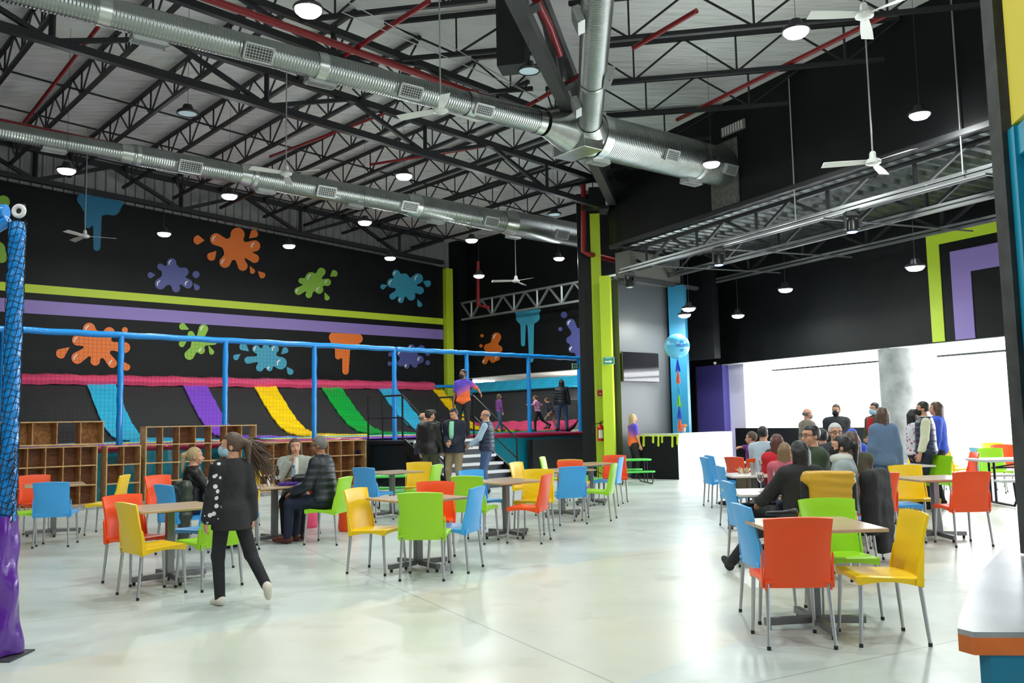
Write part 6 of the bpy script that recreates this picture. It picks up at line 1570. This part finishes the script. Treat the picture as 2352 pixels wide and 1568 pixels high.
person('woman with very long brown hair seated with her back to the camera', sp(1947, 10.3), 0, 'sit', 1.68, K_OLIVE, K_JEAN, None, M_SKIN, ('long', 'brown'), None, coat=.02, hem=.5)
person('white-haired man with red glasses seated facing the camera', sp(1909, 11.4), 185, 'sit', 1.80, K_CHAR, K_DJEAN, None, M_SKIN, ('short', 'white'), None, coat=.02, glasses=True)
person('dark-haired man in a pale grey jacket turned away, seated', sp(1882, 12.7), -30, 'sit', 1.68, K_LGREY, K_DJEAN, None, M_SKIN, ('short', 'black'), None, head=(-30, 0), coat=.03)
person('dark-haired man in a light grey-blue sweater seated before the low black wall', sp(1745, 14.1), 20, 'sit', 1.74, K_LGREY, K_DJEAN, None, M_SKIN, ('short', 'black'), None, head=(-20, 0), coat=.015)
person('person in a purple top resting the chin on a hand', sp(1720, 14.9), -60, 'sit', 1.62, K_PURP, K_DJEAN, None, M_SKIN, ('short', 'brown'), None, lh=(-.04, .16, 1.08), coat=.012)
person('masked woman with dark hair looking left from the far table', sp(1774, 13.75), -120, 'sit', 1.58, K_CHAR, K_DJEAN, None, M_SKIN, ('long', 'black'), MK_BLK, coat=.015)
person('person in a royal blue cap and top, seated before the low black wall', sp(1948, 15.2), 10, 'sit', 1.62, K_BLUE, K_DJEAN, None, M_SKIN, ('short', 'black'), None, coat=.02,
       extras=lambda t, k: mesh_np('cap', *(lambda vf: (vf[0] * k['S'], vf[1]))(nets(lambda P: np.maximum(ell(P - k['hc'], (0, -.01, .04), (.095, .112, .105)), .03 - (P - k['hc'])[:, 2]), k['hc'] - .1, k['hc'] + .2, .013)), K_BLUE, t))
# food area: standing
person('bald masked man in a taupe blazer standing before the bright window', sp(1846, 16.6), 80, 'stand', 1.66, K_TAUPE, K_CHAR, None, M_SKIN, ('bald', 'grey'), MK_GR, coat=.025, hem=.84)
person('masked man in a black jacket standing with a cup before the window', sp(1914, 16.6), 195, 'stand', 1.72, K_CHAR, K_BLK, None, M_SKIN, ('short', 'brown'), MK_BLK, head=(-25, 0), coat=.04, hem=.84, lh=(-.05, .24, 1.12), rh=(.08, .24, 1.14), fat=1.1)
person('man in a blue surgical mask and red lanyard beside the concrete column', sp(2004, 16.0), -110, 'stand', 1.73, K_OLIVE, K_DJEAN, None, M_SKIN, ('short', 'black'), MK_BLUE, coat=.03, hem=.84, inner=K_RED, lh=(-.1, .2, 1.08))
person('woman in a loose grey-blue sweater standing with her back to the camera', sp(2020, 12.1), 5, 'stand', 1.60, K_BLUEG, K_JEAN, None, M_SKIN, ('bob', 'brown'), None, coat=.035, hem=.88, lh=(-.22, .03, .85), rh=(.22, .03, .85), fat=.88, sw=.125)
person('masked man in a navy quilted vest with cream sleeves standing in profile', sp(2115, 14.0), -70, 'stand', 1.70, K_CREAM, K_DJEAN, None, M_SKIN, ('short', 'black'), MK_BLK, coat=.015, extras=vest, lh=(-.22, .12, .88), rh=(.2, .15, .9), fat=1.08)
person('woman with long dark hair in a blue top right of the vest man', sp(2145, 14.5), -60, 'stand', 1.70, K_BLUE, K_BLK, None, M_SKIN, ('long', 'brown'), None, coat=.015, hem=.86)
person('woman in a floral blouse and dark cardigan half hidden behind the vest man', sp(2089, 14.3), 100, 'stand', 1.58, K_FLOR, K_DJEAN, None, M_SKIN, ('long', 'black'), None, coat=.02, lh=(-.12, .25, 1.0), rh=(.1, .25, 1.02))

# ================================================================== GARMENTS ON CHAIRS, BAGS, DRINKS
def draped(name, label, cat, pos, az, fn, lo, hi, m_, h=.016):
    v, f = nets(fn, lo, hi, h); o = mesh_np(name, v, f, m_); o.location = pos; o.rotation_euler = (0, 0, -R(az)); return tag(o, label, cat)
def bx_(P, c, s, r): q = np.abs(P - np.array(c)) - np.array(s) + r; return np.linalg.norm(np.maximum(q, 0), axis=1) + np.minimum(q.max(1), 0) - r
def fold(P, a, f1, f2): return a * np.sin(P[:, 2] * f1 + 1.5 * np.sin(P[:, 0] * f2))
M_MUST = C_('mustard_quilt', srgb(205, 155, 30), 'puffer')
vf = lambda P: np.maximum(np.maximum(bx_(P, (0, -.27, .68), (.235, .075, .25), .05) + fold(P, .005, 80, 9) , -(bx_(P, (.26, -.27, .70), (.07, .2, .13), .06))), -(bx_(P, (-.26, -.27, .70), (.07, .2, .13), .06)))
o = draped('quilted_vest', 'mustard yellow quilted vest draped over a chair back', 'vest', (2.80, 8.12, .07), 0, vf, (-.32, -.42, .38), (.32, -.10, .98), M_MUST)
v, f = nets(lambda P: bx_(P, (0, -.27, .64), (.25, .045, .22), .04), (-.32, -.4, .38), (.32, -.12, .92), .018); mesh_np('lining', v, f, K_BLK, o)
draped('coat', 'long black coat hanging over the chair of the woman in grey', 'coat', (3.47, 9.12, 0), -42, lambda P: smin(bx_(P, (0, -.28, .62), (.22, .09, .33), .08), bx_(P, (.07, -.30, .38), (.13, .07, .28), .06), .05) + fold(P, .003, 30, 8), (-.36, -.5, .04), (.36, -.08, 1.04), K_BLK)
draped('puffer_coat', 'dark olive puffer coat hanging behind the blonde woman', 'coat', (-3.72, 10.62, 0), 55, lambda P: smin(bx_(P, (0, -.28, .64), (.2, .07, .24), .06), bx_(P, (.05, -.29, .42), (.08, .06, .26), .05), .05) + fold(P, .006, 60, 12), (-.34, -.46, .1), (.34, -.1, .98), C_('olive_puffer', srgb(52, 60, 48), 'puffer'))
draped('leopard_coat', 'leopard print quilted coat hanging on a chair right of the girl', 'coat', (-3.0, 10.72, 0), 70, lambda P: smin(bx_(P, (0, -.28, .68), (.16, .08, .22), .07), bx_(P, (.02, -.29, .42), (.11, .06, .24), .05), .05) + fold(P, .006, 55, 12), (-.3, -.46, .1), (.3, -.1, 1.0), C_('leopard_print', srgb(225, 205, 175), 'leopard'))
def handbag(label, p, rz, w_, d_, h_, m_):
    t = thing('handbag', label, 'bag', p, rz)
    v, f = nets(lambda P: bx_(P, (0, 0, h_ / 2), (w_ / 2 - P[:, 2].mean() * 0, d_ / 2, h_ / 2), .03), (-w_ / 2 - .03, -d_ / 2 - .03, -.02), (w_ / 2 + .03, d_ / 2 + .03, h_ + .03), .012); mesh_np('bag_body', v, f, m_, t)
    for sy in (-1, 1):
        q = MB(); q.tube([(-w_ * .25, sy * d_ * .3, h_ - .02), (-w_ * .22, sy * d_ * .3, h_ + .06), (0, sy * d_ * .3, h_ + .10), (w_ * .22, sy * d_ * .3, h_ + .06), (w_ * .25, sy * d_ * .3, h_ - .02)], .008, 8); q.build('handle', m_, t, smooth=True)
    return t
handbag('grey leather handbag standing on the far table', (4.15, 15.0, .732), 0, .32, .14, .2, C_('grey_leather', srgb(75, 85, 90), 'leather'))
handbag('black handbag lying on a sky blue chair', (2.52, 9.1, .455), R(20), .34, .2, .16, K_BLKL)
t = handbag('tan shopping bag with tissue on a sky blue chair', (3.17, 12.15, .455), R(60), .26, .16, .26, C_('tan_paper', srgb(165, 150, 120)))
q = MB(); rr = random.Random(4)
for i in range(20): q.bar((rr.uniform(-.1, .1), rr.uniform(-.05, .05), .24), (rr.uniform(-.14, .14), rr.uniform(-.1, .1), .34), .02, .003)
q.build('tissue', C_('cream_tissue', srgb(215, 200, 170)), t, fixn=False)
def bottle(label, p, m_, cap, prof, band=None):
    t = thing('bottle', label, 'bottle', p); q = MB(); q.lathe(prof, 16); q.build('bottle_body', m_, t, smooth=True)
    zt = prof[-1][1]; q = MB(); q.lathe([(0, zt - .02), (.016, zt - .02), (.016, zt + .012), (0, zt + .012)], 12); q.build('cap', cap, t)
    if band: q = MB(); q.lathe([(.034, .07), (.034, .12)], 16); q.build('paper_label', band, t)
    return t
PB = [(0, 0), (.03, .003), (.033, .02), (.033, .13), (.026, .17), (.012, .21), (.012, .235)]
zt = .732; tp = lambda x, y: (T4.x + x, T4.y + y, zt)
bottle('dark cola bottle on the table where three adults sit', tp(.02, .05), mat('cola', (.03, .008, .004), .15), M_RUB, PB, mat('label_silver', (.5, .5, .52), .4))
bottle('clear water bottle on the table where three adults sit', tp(.22, .12), mat('water_blue', (.55, .75, .9), .08, trans=.7), MATS['blue_led_lens'] if 0 else mat('blue_cap', srgb(40, 110, 200), .4), PB, mat('label_white', (.7, .75, .85), .4))
t = thing('spray_bottle', 'small white dispenser bottle near the table edge', 'bottle', tp(-.02, -.22)); q = MB(); q.lathe([(0, 0), (.02, 0), (.02, .09), (.012, .10), (.012, .13), (0, .13)], 12); q.build('bottle_body', M_WHPL, t, smooth=True)
v, f = nets(lambda P: bx_(P, (0, 0, .02), (.13, .08, .022), .015) + .006 * np.sin(P[:, 0] * 60) * np.sin(P[:, 1] * 70), (-.17, -.12, -.02), (.17, .12, .07), .011); o = mesh_np('folded_cloth', v, f, C_('purple_fabric', srgb(75, 40, 140))); o.location = tp(.22, -.1); tag(o, 'folded purple cloth on the table edge', 'cloth')
def wineglass(label, p, col, flute=False):
    t = thing('wine_glass', label, 'glass', p); q = MB()
    if flute: q.lathe([(.03, 0), (.003, .004), (.003, .10), (.022, .13), (.025, .22), (.0235, .22), (.02, .13), (0, .11)], 16)
    else: q.lathe([(.034, 0), (.004, .005), (.004, .09), (.03, .12), (.036, .15), (.030, .20), (.0285, .20), (.034, .15), (.028, .122), (0, .095)], 16)
    q.build('bowl', M_GLASS, t, smooth=True)
    q = MB(); q.lathe([(0, .1), (.026, .123), (.031, .15), (.0, .15)] if not flute else [(0, .12), (.0185, .135), (.02, .17), (0, .17)], 16); q.build('wine', mat('wine_%s' % ('red' if col[0] > .05 and col[1] < .05 else 'white'), col, .1), t, smooth=True); return t
wineglass('glass of red wine on the pale table beside the woman in black', (2.52, 9.0, .732), (.12, .003, .008))
wineglass('glass of white wine behind the red wine glass', (2.80, 9.38, .732), (.75, .68, .35))
wineglass('slim empty flute on the table with the steel tumbler', (3.33, 11.85, .732), (.7, .7, .6), True)
q = MB(); q.lathe([(0, 0), (.032, 0), (.043, .16), (.040, .16), (.03, .01), (0, .01)], 20); tag(q.build('steel_tumbler', M_CHROME, smooth=True, loc=(3.2, 11.75, .732)), 'brushed steel tumbler on a pale table', 'tumbler')
#PART5
